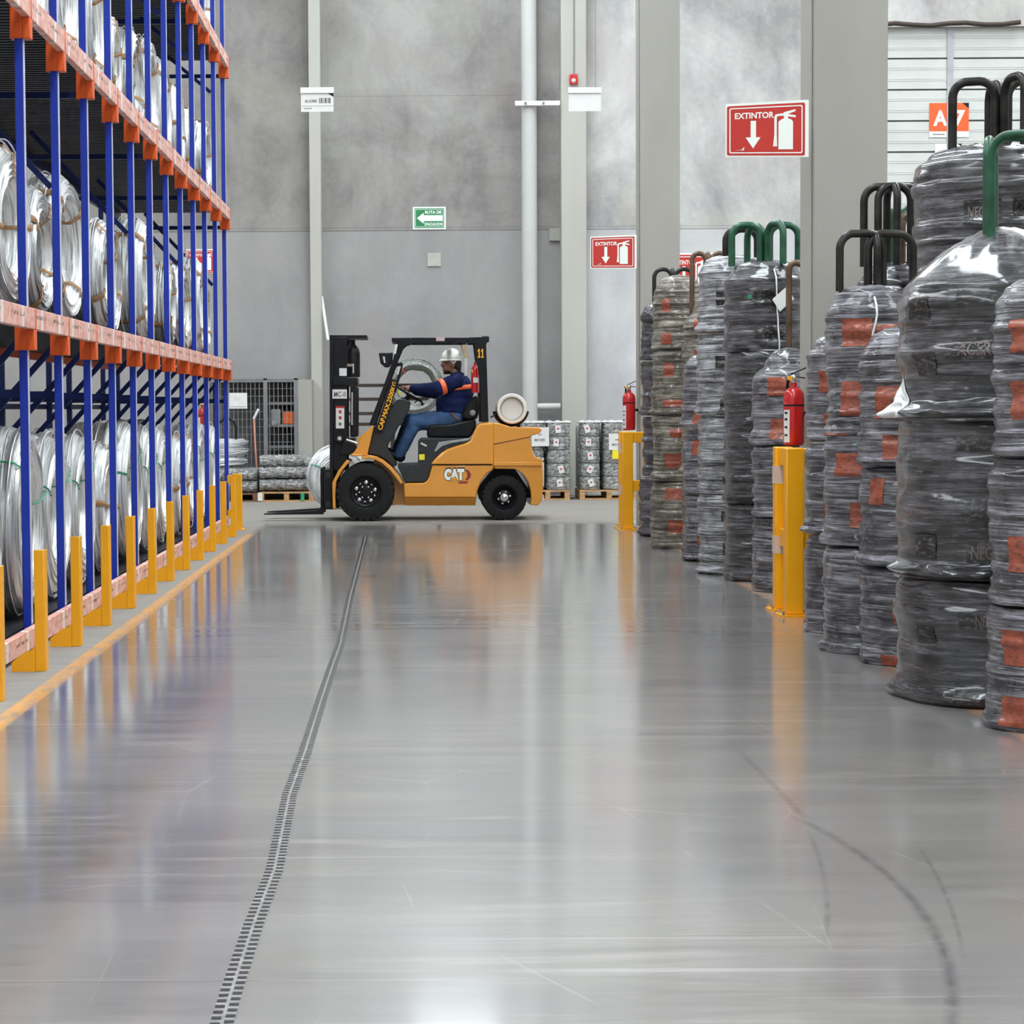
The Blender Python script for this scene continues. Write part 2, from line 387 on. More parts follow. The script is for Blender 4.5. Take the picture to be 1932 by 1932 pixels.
def link(name, me, mat, parent=None, smooth=35, bevel=0., loc=None, seg=2):
    if mat and not me.materials: me.materials.append(MT[mat] if isinstance(mat, str) else mat)
    if smooth and me.polygons and not bevel:
        me.shade_smooth(); me.set_sharp_from_angle(angle=math.radians(smooth))
    ob = bpy.data.objects.new(name, me); COL.objects.link(ob)
    if parent: ob.parent = parent; WL[ob.name] = WL[parent.name].copy()
    else:
        WL[ob.name] = Vector(loc) if loc is not None else Vector((0,0,0)); ob.location = WL[ob.name]
    if bevel:
        b = ob.modifiers.new('bevel', 'BEVEL'); b.width = bevel; b.segments = seg; b.limit_method = 'ANGLE'; b.angle_limit = math.radians(40)
        me.shade_smooth(); me.set_sharp_from_angle(angle=math.radians(50))
    return ob
def tag(o, label, cat, group=None, kind=None):
    o['label'] = label; o['category'] = cat
    if group: o['group'] = group
    if kind: o['kind'] = kind
    return o
def thing(name, label, cat, loc=(0,0,0), group=None, rz=0):
    o = bpy.data.objects.new(name, None); COL.objects.link(o); o.empty_display_size = .1
    o.location = loc; o.rotation_euler = (0,0,rz); WL[o.name] = Vector(loc)
    return tag(o, label, cat, group)
def struct(o): o['kind'] = 'structure'; return o
def copy_tree(o, parent=None, keep=()):
    c = o.copy(); COL.objects.link(c); WL[c.name] = WL[o.name].copy()
    if parent: c.parent = parent
    for ch in list(o.children): copy_tree(ch, c)
    return c
_TX = {}
def text(body, size=1., bold=0.):
    """flat text outline as (verts, faces, width, height), lower-left at 0,0"""
    k = (body, bold)
    if k not in _TX:
        cu = bpy.data.curves.new('t', 'FONT'); cu.body = body; cu.size = 1.; cu.offset = bold; cu.resolution_u = 3
        ob = bpy.data.objects.new('t', cu); COL.objects.link(ob)
        dg = bpy.context.evaluated_depsgraph_get(); me = bpy.data.meshes.new_from_object(ob.evaluated_get(dg))
        vs = [v.co.copy() for v in me.vertices]; fs = [tuple(p.vertices) for p in me.polygons]
        bpy.data.objects.remove(ob); bpy.data.curves.remove(cu); bpy.data.meshes.remove(me)
        x0 = min(v.x for v in vs); y0 = min(v.y for v in vs)
        x1 = max(v.x for v in vs); y1 = max(v.y for v in vs)
        _TX[k] = ([(v.x-x0, v.y-y0) for v in vs], fs, x1-x0, y1-y0)
    return _TX[k]
def put_text(mb, body, fn, w, h, bold=.02):
    """text stretched to w x h, each (u, v) sent through fn -> world point"""
    vs, fs, tw, th = text(body, 1., bold)
    return mb.add([fn(u*w/tw, v*h/th) for u, v in vs], fs)
def remeshed(mb, name, mat, parent, voxel=.012, smooth=4, origin=None, crease=0.):
    o0 = Vector(origin) if origin is not None else WL[parent.name]
    me = bpy.data.meshes.new(name); me.from_pydata([tuple(p-o0) for p in mb.v], [], mb.f); me.validate()
    ob = bpy.data.objects.new(name, me); COL.objects.link(ob)
    m = ob.modifiers.new('r', 'REMESH'); m.mode = 'VOXEL'; m.voxel_size = voxel
    s = ob.modifiers.new('s', 'SMOOTH'); s.iterations = smooth; s.factor = .5
    dg = bpy.context.evaluated_depsgraph_get(); me2 = bpy.data.meshes.new_from_object(ob.evaluated_get(dg))
    bpy.data.objects.remove(ob); bpy.data.meshes.remove(me); me2.name = name
    if crease:
        vn = [v.normal.copy() for v in me2.vertices]
        for v, q in zip(me2.vertices, vn):
            p = v.co; v.co = p+q*crease*(noise.noise(Vector((p.x*9+p.z*4, p.y*9, p.z*16)))+.6*noise.noise(Vector((p.x*26, p.y*26+7, p.z*34))))
        me2.update()
    me2.shade_smooth()
    me2.materials.clear()
    return link(name, me2, mat, parent, 0, 0, o0 if parent is None else None)
ORD = ['first','second','third','fourth','fifth','sixth','seventh','eighth','ninth','tenth','eleventh','twelfth','thirteenth','fourteenth']
# ================================================================ setting
WALL_Y = 31.5
XL, XR, YB, ZC = -13., 13., -7., 11.
mb = MB().add([(XL,YB,0),(XR,YB,0),(XR,WALL_Y,0),(XL,WALL_Y,0)], [(0,1,2,3)])
mb.add([(XL,YB,-.2),(XR,YB,-.2),(XR,WALL_Y,-.2),(XL,WALL_Y,-.2)], [(0,3,2,1)])
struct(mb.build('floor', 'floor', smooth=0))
DX0, DX1, DZ1 = 6.55, 9.6, P(1790, 50, WALL_Y).z
XP = P(1083, 300, WALL_Y).x
struct(MB().box((XL, WALL_Y, 0), (XP, WALL_Y+.25, ZC)).build('wall_back', 'wall', smooth=0))
mb = MB().box((XP, WALL_Y, 0), (DX0, WALL_Y+.25, ZC)).box((DX1, WALL_Y, 0), (XR, WALL_Y+.25, ZC)).box((DX0, WALL_Y, DZ1), (DX1, WALL_Y+.25, ZC))
struct(mb.build('wall_back_right', 'walldoorlit', smooth=0))
struct(MB().box((XL-.2, YB, 0), (XL, WALL_Y, ZC)).build('wall_left', 'wallplain', smooth=0))
struct(MB().box((XR, YB, 0), (XR+.2, WALL_Y, ZC)).build('wall_right', 'wallplain', smooth=0))
struct(MB().box((XL, YB-.2, 0), (XR, YB, ZC)).build('wall_front', 'wallplain', smooth=0))
struct(MB().box((XL, YB, ZC), (XR, WALL_Y, ZC+.15)).build('ceiling', 'ceil', smooth=0))
k = 0
for (x0, x1) in ((-9.6, -6.6), (-.25, 1.15), (7.4, 10.4)):
    for (y0, y1) in ((-5, 5.5), (7., 18.), (19.5, 30.3)):
        k += 1
        w = struct(MB().box((x0, y0, ZC-.03), (x1, y1, ZC-.005)).build('window_%d' % k, 'skymid' if x0 == -.25 else 'sky', smooth=0))
        fr = MB()
        for a, b in (((x0-.08, y0-.08), (x0, y1+.08)), ((x1, y0-.08), (x1+.08, y1+.08)), ((x0, y0-.08), (x1, y0)), ((x0, y1), (x1, y1+.08))):
            fr.box((a[0], a[1], ZC-.1), (b[0], b[1], ZC-.001))
        struct(fr.build('window_frame', 'white', w, smooth=0, origin=(0,0,0)))
w = struct(MB().box((-.10, WALL_Y-.03, 7.75), (1.15, WALL_Y-.005, ZC-.25)).build('window_%d' % (k+1), 'streakpanel', smooth=0))  # added glowing panel above the view, a guessed source for the floor streak
# sectional dock door
d = MB(); y1 = WALL_Y+.10
nsec = 15; sh = DZ1/nsec
for i in range(nsec):
    z0 = i*sh
    d.box((DX0, y1, z0+.022), (DX1, y1+.05, z0+sh-.004))
    for q in (.30, .36, .66, .72): d.box((DX0, y1-.006, z0+sh*q), (DX1, y1, z0+sh*q+.02))
door = struct(d.build('door_1', 'shutter', smooth=0))
struct(MB().box((DX0, y1+.03, 0), (DX1, y1+.052, DZ1)).build('door_backing', 'cagedark', door, smooth=0, origin=(0,0,0)))
xs = P(1792, 150, y1).x
struct(MB().box((xs-.045, y1-.03, 0), (xs+.045, y1-.0065, DZ1)).build('door_strut', 'shutgrey', door, smooth=0, origin=(0,0,0)))
# building columns standing against the back wall, and the free ones beside the stacks
def col_h(x0, x1, y0, y1, i, m, flange=0):
    c = MB().box((x0, y0, 0), (x1, y1, ZC-.12))
    if flange: c.box((x0-.012, y0+.03, 0), (x0, y0+.055, ZC-.12))
    return struct(c.build('trim_%d' % i, m, bevel=.012))
x0, x1 = P(584, 400, 31.2).x, P(606, 400, 31.2).x
col_h(x0, x1, 31.2, 31.5, 1, 'column')
x0, x1 = P(1059, 400, 31.1).x, P(1107, 400, 31.1).x
col_h(x0, x1, 31.1, 31.5, 2, 'column')
NCX, NCY = 2.705, 13.5
col_h(2.475, 2.935, 13.27, 13.73, 3, 'colgrey', 1)
FCX, FCY = 2.63, 23.2
col_h(2.415, 2.845, 22.97, 23.4, 4, 'colgrey', 1)
# floor expansion joint with its comb teeth
pts = [G(*p) for p in ((408,1985),(418,1932),(440,1860),(480,1740),(518,1640),(546,1500),(575,1420),(603,1330),(626,1260),(642,1215),(662,1120),(678,1060),(690,1012))]
dense = []
for a, b in zip(pts, pts[1:]):
    L = (b-a).length; m = max(1, int(L/.0105))
    for q in range(m): dense.append(a.lerp(b, q/m))
js, jt = MB(), MB()
for i in range(0, len(dense)-4, 4):
    a, b = dense[i], dense[i+4]; t = (b-a).normalized(); s = Vector((t.y, -t.x, 0)).normalized()
    w = .026
    js.add([a-s*w+Vector((0,0,.0012)), a+s*w+Vector((0,0,.0012)), b+s*w+Vector((0,0,.0012)), b-s*w+Vector((0,0,.0012))], [(0,1,2,3)])
    m1 = a.lerp(b, .15); m2 = a.lerp(b, .62); up = Vector((0,0,.0022))
    for q in (-1, 1):
        o = s*q*.0145; h = s*.0105
        sh_ = (b-a)*(.0 if q < 0 else .35)
        jt.add([m1+o-h+up+sh_, m1+o+h+up+sh_, m2+o+h+up+sh_, m2+o-h+up+sh_], [(0,1,2,3)])
MT['joint'] = simple('joint_metal', (.21,.20,.19), .35, 0, .3, 20)
jo = struct(js.build('trim_5', 'joint', smooth=0))
struct(jt.build('joint_teeth', 'black', jo, smooth=0, origin=(0,0,0)))
# ================================================================ pallet rack
YP = [11.478+1.0999*i for i in range(-2, 12)]          # uprights
XF, XB = -2.12, -3.32
LV = [(.115, .02, .125), (1.835, 1.722, 1.835), (3.51, 3.385, 3.51), (5.17, 5.045, 5.17)]     # deck top, beam bottom, beam top
rack = thing('storage_rack', 'tall blue pallet rack with salmon labelled beams along the left of the aisle', 'rack', (-2.7, 17, 0))
TOPZ = 7.2
for i, y in enumerate(YP):
    p = MB().box((XF-.0225, y-.03, 0), (XF+.0225, y+.03, TOPZ)).build('upright_post', 'blue', rack, bevel=.004)
    MB().box((XF+.0226, y-.026, .13), (XF+.0232, y+.026, TOPZ)).build('post_glare_face', 'postface', p, smooth=0)
    MB().box((XF-.05, y-.05, 0), (XF+.04, y+.05, .012)).build('foot_plate', 'blue', p, smooth=0)
    MB().box((XB-.0225, y-.03, 0), (XB+.0225, y+.03, TOPZ)).build('rear_post', 'navy', rack, smooth=0)
    for z in (1.36,)+((3.28, 4.94) if i % 3 == 1 else ()): MB().box((XB+.023, y-.012, z), (XF-.023, y+.012, z+.04)).build('frame_tie', 'navy', rack, smooth=0)
    for (xa, z0, xb, z1) in ((XF-.03, 1.66, XB+.03, .42),) + (((XF-.03, 2.60, -2.86, 3.36),) if i % 3 == 0 else ()) + (((XF-.03, 4.62, -2.60, 5.0), ) if i % 2 == 0 else ()):
        MB().bar((xa, y, z0), (xb, y, z1), .02, .035).build('frame_brace', 'navy', rack, smooth=0)
XBM = XF+.0235
for li, (dz, b0, b1) in enumerate(LV):
    for i in range(len(YP)-1):
        bm_ = MB().box((XBM, YP[i]+.009, b0), (XBM+.042, YP[i+1]-.009, b1)).build('beam', 'beam', rack, bevel=.004, origin=None)
    rb = MB().box((XB+.023, YP[0], b0), (XB+.06, YP[-1], b1)).build('rear_beam', 'orange' if li == 1 else 'navy', rack, smooth=0)
    dk = MB(); z1 = dz-.004 if li else dz-.004
    x0, x1 = XB+.065, XF-.024
    prof = []; y = YP[0]+.04
    while y < YP[-1]-.06:
        prof += [(y, z1-.05), (y+.03, z1-.05), (y+.045, z1), (y+.075, z1)]; y += .09
    vs = [(x, yy, zz) for x in (x0, x1) for yy, zz in prof]; N = len(prof)
    dk.add(vs, [(q, q+1, N+q+1, N+q) for q in range(N-1)])
    if li: dk.build('deck', 'deck', rack, smooth=0)
    else: MB().box((x0, YP[0]+.04, z1-.04), (x1, YP[-1]-.06, z1)).build('deck', 'deck', rack, smooth=0)
    if li:
        for i, y in enumerate(YP):
            c = MB().box((XF-.042, y-.046, b0-.112), (XF+.0232, y-.0305, b1)).box((XF+.023, y-.046, b0-.112), (XF+.0655, y+.035, b0-.0005)).box((XF-.042, y-.0305, b0-.112), (XF-.023, y+.035, b1)).box((XBM-.001, y-.0085, b0-.0004), (XBM+.045, y+.0085, b1+.002))
            c.build('beam_connector', 'orange', rack, bevel=.004)
for z in (1.30, 1.40):
    MB().box((XB-.04, YP[0], z), (XB-.023, YP[-1], z+.045)).build('tie_bar', 'navy', rack, smooth=0)
# ---- wire coils on the rack
def coil_surface(OD, ID, w, seed, jit):
    rnd = random.Random(seed); ro, ri = OD/2, ID/2; prof = []
    def side(p, q, m):
        for t in range(m): prof.append((p[0]+(q[0]-p[0])*t/m, p[1]+(q[1]-p[1])*t/m))
    c = .05
    side((ro, -w/2+c), (ro, w/2-c), 14); side((ro, w/2-c), (ro-c, w/2), 3); side((ro-c, w/2), (ri+c, w/2), 9); side((ri+c, w/2), (ri, w/2-c), 2)
    side((ri, w/2-c), (ri, -w/2+c), 8); side((ri, -w/2+c), (ri+c, -w/2), 2); side((ri+c, -w/2), (ro-c, -w/2), 9); side((ro-c, -w/2), (ro, -w/2+c), 3)
    J = [(rnd.uniform(-jit, jit), rnd.uniform(-jit, jit)) for _ in prof]
    def pt(a, i, off, axis):
        ca, sa = math.cos(a), math.sin(a)
        lump = noise.noise(Vector((ca*1.3, sa*1.3, seed*3.7)))*.02
        r, h = prof[i]
        q = noise.noise(Vector((ca*2.2, sa*2.2, i*.9+seed*11)))*.014
        k = 1. if off == 0 else .35
        rr = r+J[i][0]*k+lump+q*k; hh = h+J[i][1]*k+q*.6*k
        if off:
            m = (ro+ri)/2; dx, dy = rr-m, hh; L = math.hypot(dx, dy) or 1; rr += dx/L*off; hh += dy/L*off
        return Vector({'X': (hh, rr*ca, rr*sa), 'Z': (rr*ca, rr*sa, hh)}[axis])
    return len(prof), pt, ro, rnd
def coil_mesh(name, OD, ID, w, seed, axis='X', mat='wire', seg=52, jit=.011):
    N, pt, ro, rnd = coil_surface(OD, ID, w, seed, jit); mb = MB()
    for k in range(seg):
        for i in range(N): mb.v.append(pt(2*PI*k/seg, i, 0, axis))
    for k in range(seg):
        k2 = (k+1) % seg
        for i in range(N):
            j = (i+1) % N; mb.f.append((k*N+i, k*N+j, k2*N+j, k2*N+i))
    for q in range(7):                                            # loose turns standing off the bundle
        R = ro+rnd.uniform(.0, .02); h = rnd.uniform(-w/2+.03, w/2-.03); tl = rnd.uniform(-.05, .05); ex = rnd.uniform(0, .03); ph = rnd.uniform(0, 6)
        path = []
        for t in range(40):
            a = 2*PI*t/40; rr = R+ex*math.cos(a-ph)
            if axis == 'X': path.append((h+tl*math.cos(a-ph), rr*math.cos(a), max(rr*math.sin(a), -ro-.004)))
            else: path.append((rr*math.cos(a), rr*math.sin(a), h+tl*math.cos(a-ph)))
        mb.tube(path, .0045, 4, True)
    return mb.build(name, mat, None, 40)
def strap_mb(OD, ID, w, a, wd=.04, axis='X', seed=1, jit=.011):
    N, pt, ro, _ = coil_surface(OD, ID, w, seed, jit); mb = MB(); da = wd/ro
    for q in range(4):
        aa = a+da*(q/3-.5)
        for i in range(N): mb.v.append(pt(aa, i, .017 if q in (1, 2) else .012, axis))
    for q in range(3):
        for i in range(N):
            j = (i+1) % N; mb.f.append((q*N+i, q*N+j, (q+1)*N+j, (q+1)*N+i))
    return mb
COILS = []
for q, (OD, ID, w, nst, smat, wm) in enumerate(((.80,.42,.34,4,'strap','wire'), (.92,.50,.30,4,'strap','wire2'), (1.0,.56,.40,3,'gtie','wire2'), (.86,.44,.46,4,'strap','wire'), (1.04,.54,.52,3,'gtie','wire'), (.98,.60,.26,4,'strap','wire2'))):
    root = thing('wire_coil', 'silver wire coil', 'wire coil', (0, 0, -50))
    body = coil_mesh('coil_body', OD, ID, w, q+1, 'X', wm); body.parent = root
    for k in range(nst):
        a = .5+q+2*PI*k/nst
        st = strap_mb(OD, ID, w, a, .045 if smat == 'strap' else .016, 'X', q+1).build('strap', smat, None, 50); st.parent = root
    COILS.append((root, OD, w))
used = set()
def put_coil(k, x, y, zfloor, label, group, rz=0., flip=False):
    root, OD, w = COILS[k]
    o = root if k not in used else copy_tree(root); used.add(k)
    o.location = (x, y, zfloor+OD/2+.026); o.rotation_euler = (0, 0, rz + (PI if flip else 0))
    o['label'] = label; o['category'] = 'wire coil'; o['group'] = group
    return o
rnd = random.Random(11)
NB = len(YP)-1
SIZE = ['small', 'medium', 'large', 'broad', 'very broad', 'thin']
for li, lname in ((0, 'floor'), (1, 'middle'), (2, 'upper'), (3, 'top')):
    dz = LV[li][0]
    for b in range(NB):
        far = NB-1-b
        if li == 3 and b < 9: continue
        if li == 2 and b < 2: continue
        ym = (YP[b]+YP[b+1])/2
        ks = [0, 1, 3, 5] if li else [2, 4, 1, 4]
        k = ks[(b*5+li*3+rnd.randrange(2)) % 4]
        if li == 2 and b in (4,): k = 5
        if li == 1 and b == 3: k = 0
        w = COILS[k][2]
        x = XF-.075-w/2-rnd.uniform(0, .05)
        if li: x -= rnd.uniform(0, .10)
        where = '%s rack level, %s bay from the far end' % (lname, ORD[far])
        put_coil(k, x, ym+rnd.uniform(-.03, .03), dz, '%s silver wire coil, %s, front' % (SIZE[k], where), 'wire coils on the %s level of the rack' % lname, rnd.uniform(-.05, .05) if li else rnd.uniform(-.015, .015), rnd.random() < .5)
        xr = x-w/2
        k2 = rnd.choice([1, 2, 3, 5] if li else [2, 4])
        w2 = COILS[k2][2]
        if xr-w2-.14 > XB+.08 and not (li == 2 and b in (6, 11)):
            x2 = max(XB+.12+w2/2, xr-.10-w2/2-rnd.uniform(0, .10))
            put_coil(k2, x2, ym+rnd.uniform(-.03, .03), dz, '%s silver wire coil, %s, rear' % (SIZE[k2], where), 'wire coils on the %s level of the rack' % lname, 0, rnd.random() < .5)
for k in range(6):
    if k not in used:
        for o in list(COILS[k][0].children)+[COILS[k][0]]: bpy.data.objects.remove(o)
# ---- yellow upright guards
gp = None
for i in range(-2, 10):
    y = 11.478+1.0999*i+.07
    lab = 'yellow steel guard at the foot of a blue post, %s from the far end' % ORD[9-i]
    if gp is None:
        gp = thing('rack_guard', lab, 'rack guard', (0,0,0), 'yellow guards along the foot of the rack')
        MB().box((-.024, -.05, .0), (.024, -.042, .60)).box((.018, -.042, .0), (.026, .045, .60)).build('upright_plate', 'yellow', gp, bevel=.003)
        ft = MB().prism([(-.14,.0),(-.024,.0),(-.024,.125),(-.045,.105),(-.075,.098),(-.14,.045)], -.05, -.042).box((-.135,-.0415,0),(.018,.05,.010)).build('foot_gusset', 'yellow', gp, smooth=0)
        MB().lathe([(.009,.010),(.009,.05)], (-.01,-.015,0), 8).lathe([(.017,.010),(.017,.026)], (-.01,-.015,0), 6).build('anchor_bolt', 'chrome', ft, smooth=0)
        o = gp
    else:
        o = copy_tree(gp); o['label'] = lab
    o.location = (-1.865, y, 0)
# ================================================================ stretch-wrapped packs
class Pack:
    def __init__(s, x, y, R, z0, z1, seed, mat, dome=.05, ridge=.022, amp=.010, lump=.016, lip=.018, lean=0., topr=.78, cone=0.):
        s.__dict__.update(dict(x=x, y=y, R=R, z0=z0, z1=z1, seed=seed, mat=mat, dome=dome, ridge=ridge, amp=amp, lump=lump, lip=lip, topr=topr, cone=cone))
        r = random.Random(seed); s.J = [r.uniform(-1, 1) for _ in range(200)]
        s.th = math.atan2(-y, -x)
    def r(s, th, z):
        h = s.z1-s.z0; t = (z-s.z0)/h
        q = (z-s.z0)/s.ridge; i = int(q); f = q-i; f = f*f*(3-2*f)
        j = s.J[i % 200]*(1-f)+s.J[(i+1) % 200]*f
        ca, sa = math.cos(th), math.sin(th)
        n1 = noise.noise(Vector((ca*1.5, sa*1.5, z*3.1+s.seed*7.3)))
        n2 = noise.noise(Vector((ca*3.5+9, sa*3.5, z*16+s.seed*3.3)))
        R = s.R + j*s.amp + n1*s.lump + n2*s.amp*.9
        R += s.lip*math.exp(-((t*h-.03)/.028)**2)*(1+n2)
        if t > .84: R -= (s.R*(1-s.topr))*((t-.84)/.16)**2.0*.8
        return R
    def pt(s, th, z, off=0.):
        R = s.r(th, z)+off
        return Vector((s.x+R*math.cos(th), s.y+R*math.sin(th), z))
    def mesh(s, name, label, group, seg=72, rowh=.011, cat='wrapped pack'):
        mb = MB(); rows = int((s.z1-s.z0)/rowh)
        for i in range(rows+1):
            z = s.z0+.002+(s.z1-s.z0-.002)*i/rows
            for k in range(seg): mb.v.append(s.pt(2*PI*k/seg, z))
        # crumpled domed top
        top = 9
        for i in range(1, top):
            t = i/top
            for k in range(seg):
                th = 2*PI*k/seg; R0 = s.r(th, s.z1)
                rr = R0*(math.cos(t*PI/2)*(1-s.cone)+(1-t)*s.cone)
                n_ = noise.noise(Vector((rr*math.cos(th)*22, rr*math.sin(th)*22, s.seed)))*.016*min(1, s.dome/.03)
                mb.v.append(Vector((s.x+rr*math.cos(th), s.y+rr*math.sin(th), s.z1+s.dome*(math.sin(t*PI/2)*(1-s.cone*.6)+t*s.cone*.6)+n_*math.sin(t*PI))))
        tot = rows+top
        for i in range(tot-1):
            for k in range(seg):
                mb.f.append((i*seg+k, i*seg+(k+1) % seg, (i+1)*seg+(k+1) % seg, (i+1)*seg+k))
        mb.f.append(tuple(range(seg))[::-1]); mb.f.append(tuple((tot-1)*seg+k for k in range(seg)))
        root = thing(name, label, cat, (s.x, s.y, s.z0), group)
        s.body = mb.build('wrapped_body', s.mat, root, 60)
        s.root = root
        return root
    def patch(s, name, dth, z, w, h, mat, off=.004):
        """printed label following the wrap; dth from the camera-facing direction, w in metres along the wrap"""
        mb = MB(); nu, nv = 10, max(3, int(h/.011)); da = w/s.R
        for j in range(nv+1):
            for i in range(nu+1):
                mb.v.append(s.pt(s.th+dth+(i/nu-.5)*da, z-h/2+h*j/nv, off))
        for j in range(nv):
            for i in range(nu):
                a = j*(nu+1)+i; mb.f.append((a, a+1, a+nu+2, a+nu+1))
        return mb.build(name, mat, s.root, 60)
    def text(s, body, dth, z, w, h, mat='ink', off=.006, slant=0.):
        da = w/s.R
        mb = put_text(MB(), body, lambda u, v: s.pt(s.th+dth+(u/w-.5)*da, z-h/2+v+slant*(u/w-.5), off), w, h)
        return mb.build('printed_lettering', mat, s.root, 0)
def hoop(x, y, z0, ztop, mat, label, phis, ro=.22, ri=.03, r=.019, group='coil carrier tubes standing above the packs'):
    """carrier: inverted-U tubes, inner leg near the axis and outer leg at radius ro"""
    root = thing('coil_carrier', label, 'coil carrier', (x, y, z0), group)
    for ph in phis:
        c, s_ = math.cos(ph), math.sin(ph); b = min(.085, (ro-ri)/2)
        path = [(ri, z0)]
        path.append((ri, ztop-b))
        for t in range(1, 7): a = PI-PI/2*t/6; path.append((ri+b+b*math.cos(a), ztop-b+b*math.sin(a)))
        for t in range(1, 7): a = PI/2-PI/2*t/6; path.append((ro-b+b*math.cos(a), ztop-b+b*math.sin(a)))
        path.append((ro, z0))
        s2, c2 = ri*.5*math.sin(ph+1.6), 0
        MB().tube([(x+u*c, y+u*s_, v) for u, v in path], r, 12).build('bent_tube', mat, root, 60)
    return root
# spec: x, y, R, [z breaks], material, stack description
STK = []
def stack(key, x, y, R, zs, mat, desc, seed, names, dome=.05, **kw):
    out = []
    for i in range(len(zs)-1):
        last = i == len(zs)-2
        p = Pack(x+random.Random(seed+i).uniform(-.012,.012), y, R*(1+random.Random(seed*3+i).uniform(-.02,.02)), zs[i], zs[i+1]-(0 if last else .012), seed*10+i, mat, dome=dome if last else .003, **kw)
        if not last: p.topr = .93
        if i == 0: p.lip = min(p.lip, .02)
        p.mesh('wrapped_coil_pack', '%s of the %s' % (names[i], desc), 'stretch wrapped coil packs stacked along the right')
        out.append(p)
    STK.append((key, out)); return out
TB = ['bottom pack', 'top pack']; TMB = ['bottom pack', 'middle pack', 'top pack']; F4 = ['bottom pack', 'second pack up', 'third pack up', 'top pack']
def labels(p, lst, mat='orlabel', name='printed_label'):
    for dth, z, w, h in lst: p.patch(name, dth, z, w, h, mat)
# S1 right-most, cut by the frame
s = stack('s1', 2.56, 8.42, .262, [0, .495, 1.08, 1.74], 'wrap', 'grey orange labelled stack at the right edge', 31, TMB)
labels(s[0], [(-.62,.08,.13,.12), (-.62,.33,.14,.14)]); labels(s[1], [(-.5,.2+.5,.14,.14)]); labels(s[2], [(-.45,1.55,.2,.13), (-.50,1.30,.17,.15)])
tg = MB().add([s[2].pt(s[2].th-.40, 1.42, .012), s[2].pt(s[2].th-.18, 1.44, .012), s[2].pt(s[2].th-.18, 1.52, .012), s[2].pt(s[2].th-.40, 1.50, .012)], [(0,1,2,3)])
tg.build('paper_tag', 'paper', s[2].root, 0)
# S2 big black one
s = stack('s2', 2.56, 9.30, .435, [0, .54, 1.225, 1.80], 'wrapdark', 'big black film wrapped stack in front', 32, ['bottom pack', 'middle pack', 'domed top pack'], dome=.27, topr=.97, cone=.75, ridge=.055, amp=.014, lump=.035, lip=.042)
blk = s
for p, lst in ((s[0], [(-.15,.37,.20,.07), (-.05,.06,.30,.09), (-.75,.30,.1,.07)]), (s[1], [(-.2,1.12,.22,.06), (-.1,.66,.2,.09), (-.8,.68,.12,.1), (-.05,.84,.2,.1)]), (s[2], [(-.1,1.74,.3,.07), (-.9,1.70,.12,.1), (-.2,1.52,.24,.09), (-.85,1.46,.14,.1)])):
    labels(p, lst, 'blklabel', 'printed_patch')
s[0].text('NEGRO', -.05, .37, .14, .05, 'inkgrey', .008); s[1].text('NEGRO', -.1, .66, .16, .06, 'inkgrey', .008); s[2].text('ACERO', -.2, 1.52, .18, .06, 'inkgrey', .008)
p = s[1]; fl = MB(); nu, nv = 26, 26
for j in range(nv+1):
    for i in range(nu+1):
        u, v = i/nu, j/nv; uu = (u-.5)/.5
        bulge = .036*math.exp(-(uu/.5)**2)*math.sin(PI*min(1, v*1.15+.12))**.7 + .034*math.exp(-(uu/.25)**2)*math.exp(-((v-.14)/.10)**2)
        edge = min(1, 4*min(u, 1-u), 5*(1-v)+.001)
        z = 1.232+.17*v*(1-.75*abs(uu)**1.3)-.02*(1-v)*math.exp(-(uu/.3)**2)
        q = noise.noise(Vector((u*9, v*7, 4.2)))*.016
        fl.v.append(s[2].pt(s[2].th-1.42+uu*.30, max(z, 1.228), .006+max(0, bulge+q)*edge))
for j in range(nv):
    for i in range(nu): k = j*(nu+1)+i; fl.f.append((k, k+1, k+nu+2, k+nu+1))
fo = fl.build('loose_film_flap', 'film', s[2].root, 60)
sm = fo.modifiers.new('t', 'SOLIDIFY'); sm.thickness = .004
hoop(2.462, 9.20, 2.00, P(1900,258,9.2).z, 'hoop_green', 'green tube carrier rising from the big black film wrapped stack', (.12, -.75, 1.2), .30, .022, .019)
# S3 tall one behind
s = stack('s3', 3.13, 11.6, .41, [0, .62, 1.26, 1.95, 2.62], 'wrapdark', 'tall dark stack before the white dock door', 33, F4, dome=.07, ridge=.03, amp=.011)
labels(s[3], [(-.1,2.30,.2,.13), (.55,2.33,.2,.1)], 'blklabel', 'printed_patch')
s[3].text('NEGRO', -.1, 2.30, .15, .06, 'inkgrey', .008); s[3].text('DEACERO', .55, 2.33, .2, .06, 'ink', .008)
hoop(3.17, 11.55, 2.66, P(1850,150,11.5).z, 'hoop_dark', 'dark worn tube carrier on the tallest wrapped stack before the white dock door', (PI-.1, .1, PI/2, -PI/2+.2), .26, .035, .024)
# S4
s = stack('s4', 2.475, 10.6, .25, [0, .49, .985, 1.60], 'wrap', 'orange labelled stack just left of the big black one', 34, ['bottom pack', 'middle pack', 'peaked top pack'], dome=.08)
labels(s[0], [(-.2,.03,.2,.05), (.05,.27,.2,.12), (.1,.46,.1,.05)]); labels(s[1], [(-.75,.86,.1,.13), (.15,.83,.1,.13), (0,.6,.1,.1)]); labels(s[2], [(-.45,1.3,.14,.16), (-.2,1.08,.18,.12)])
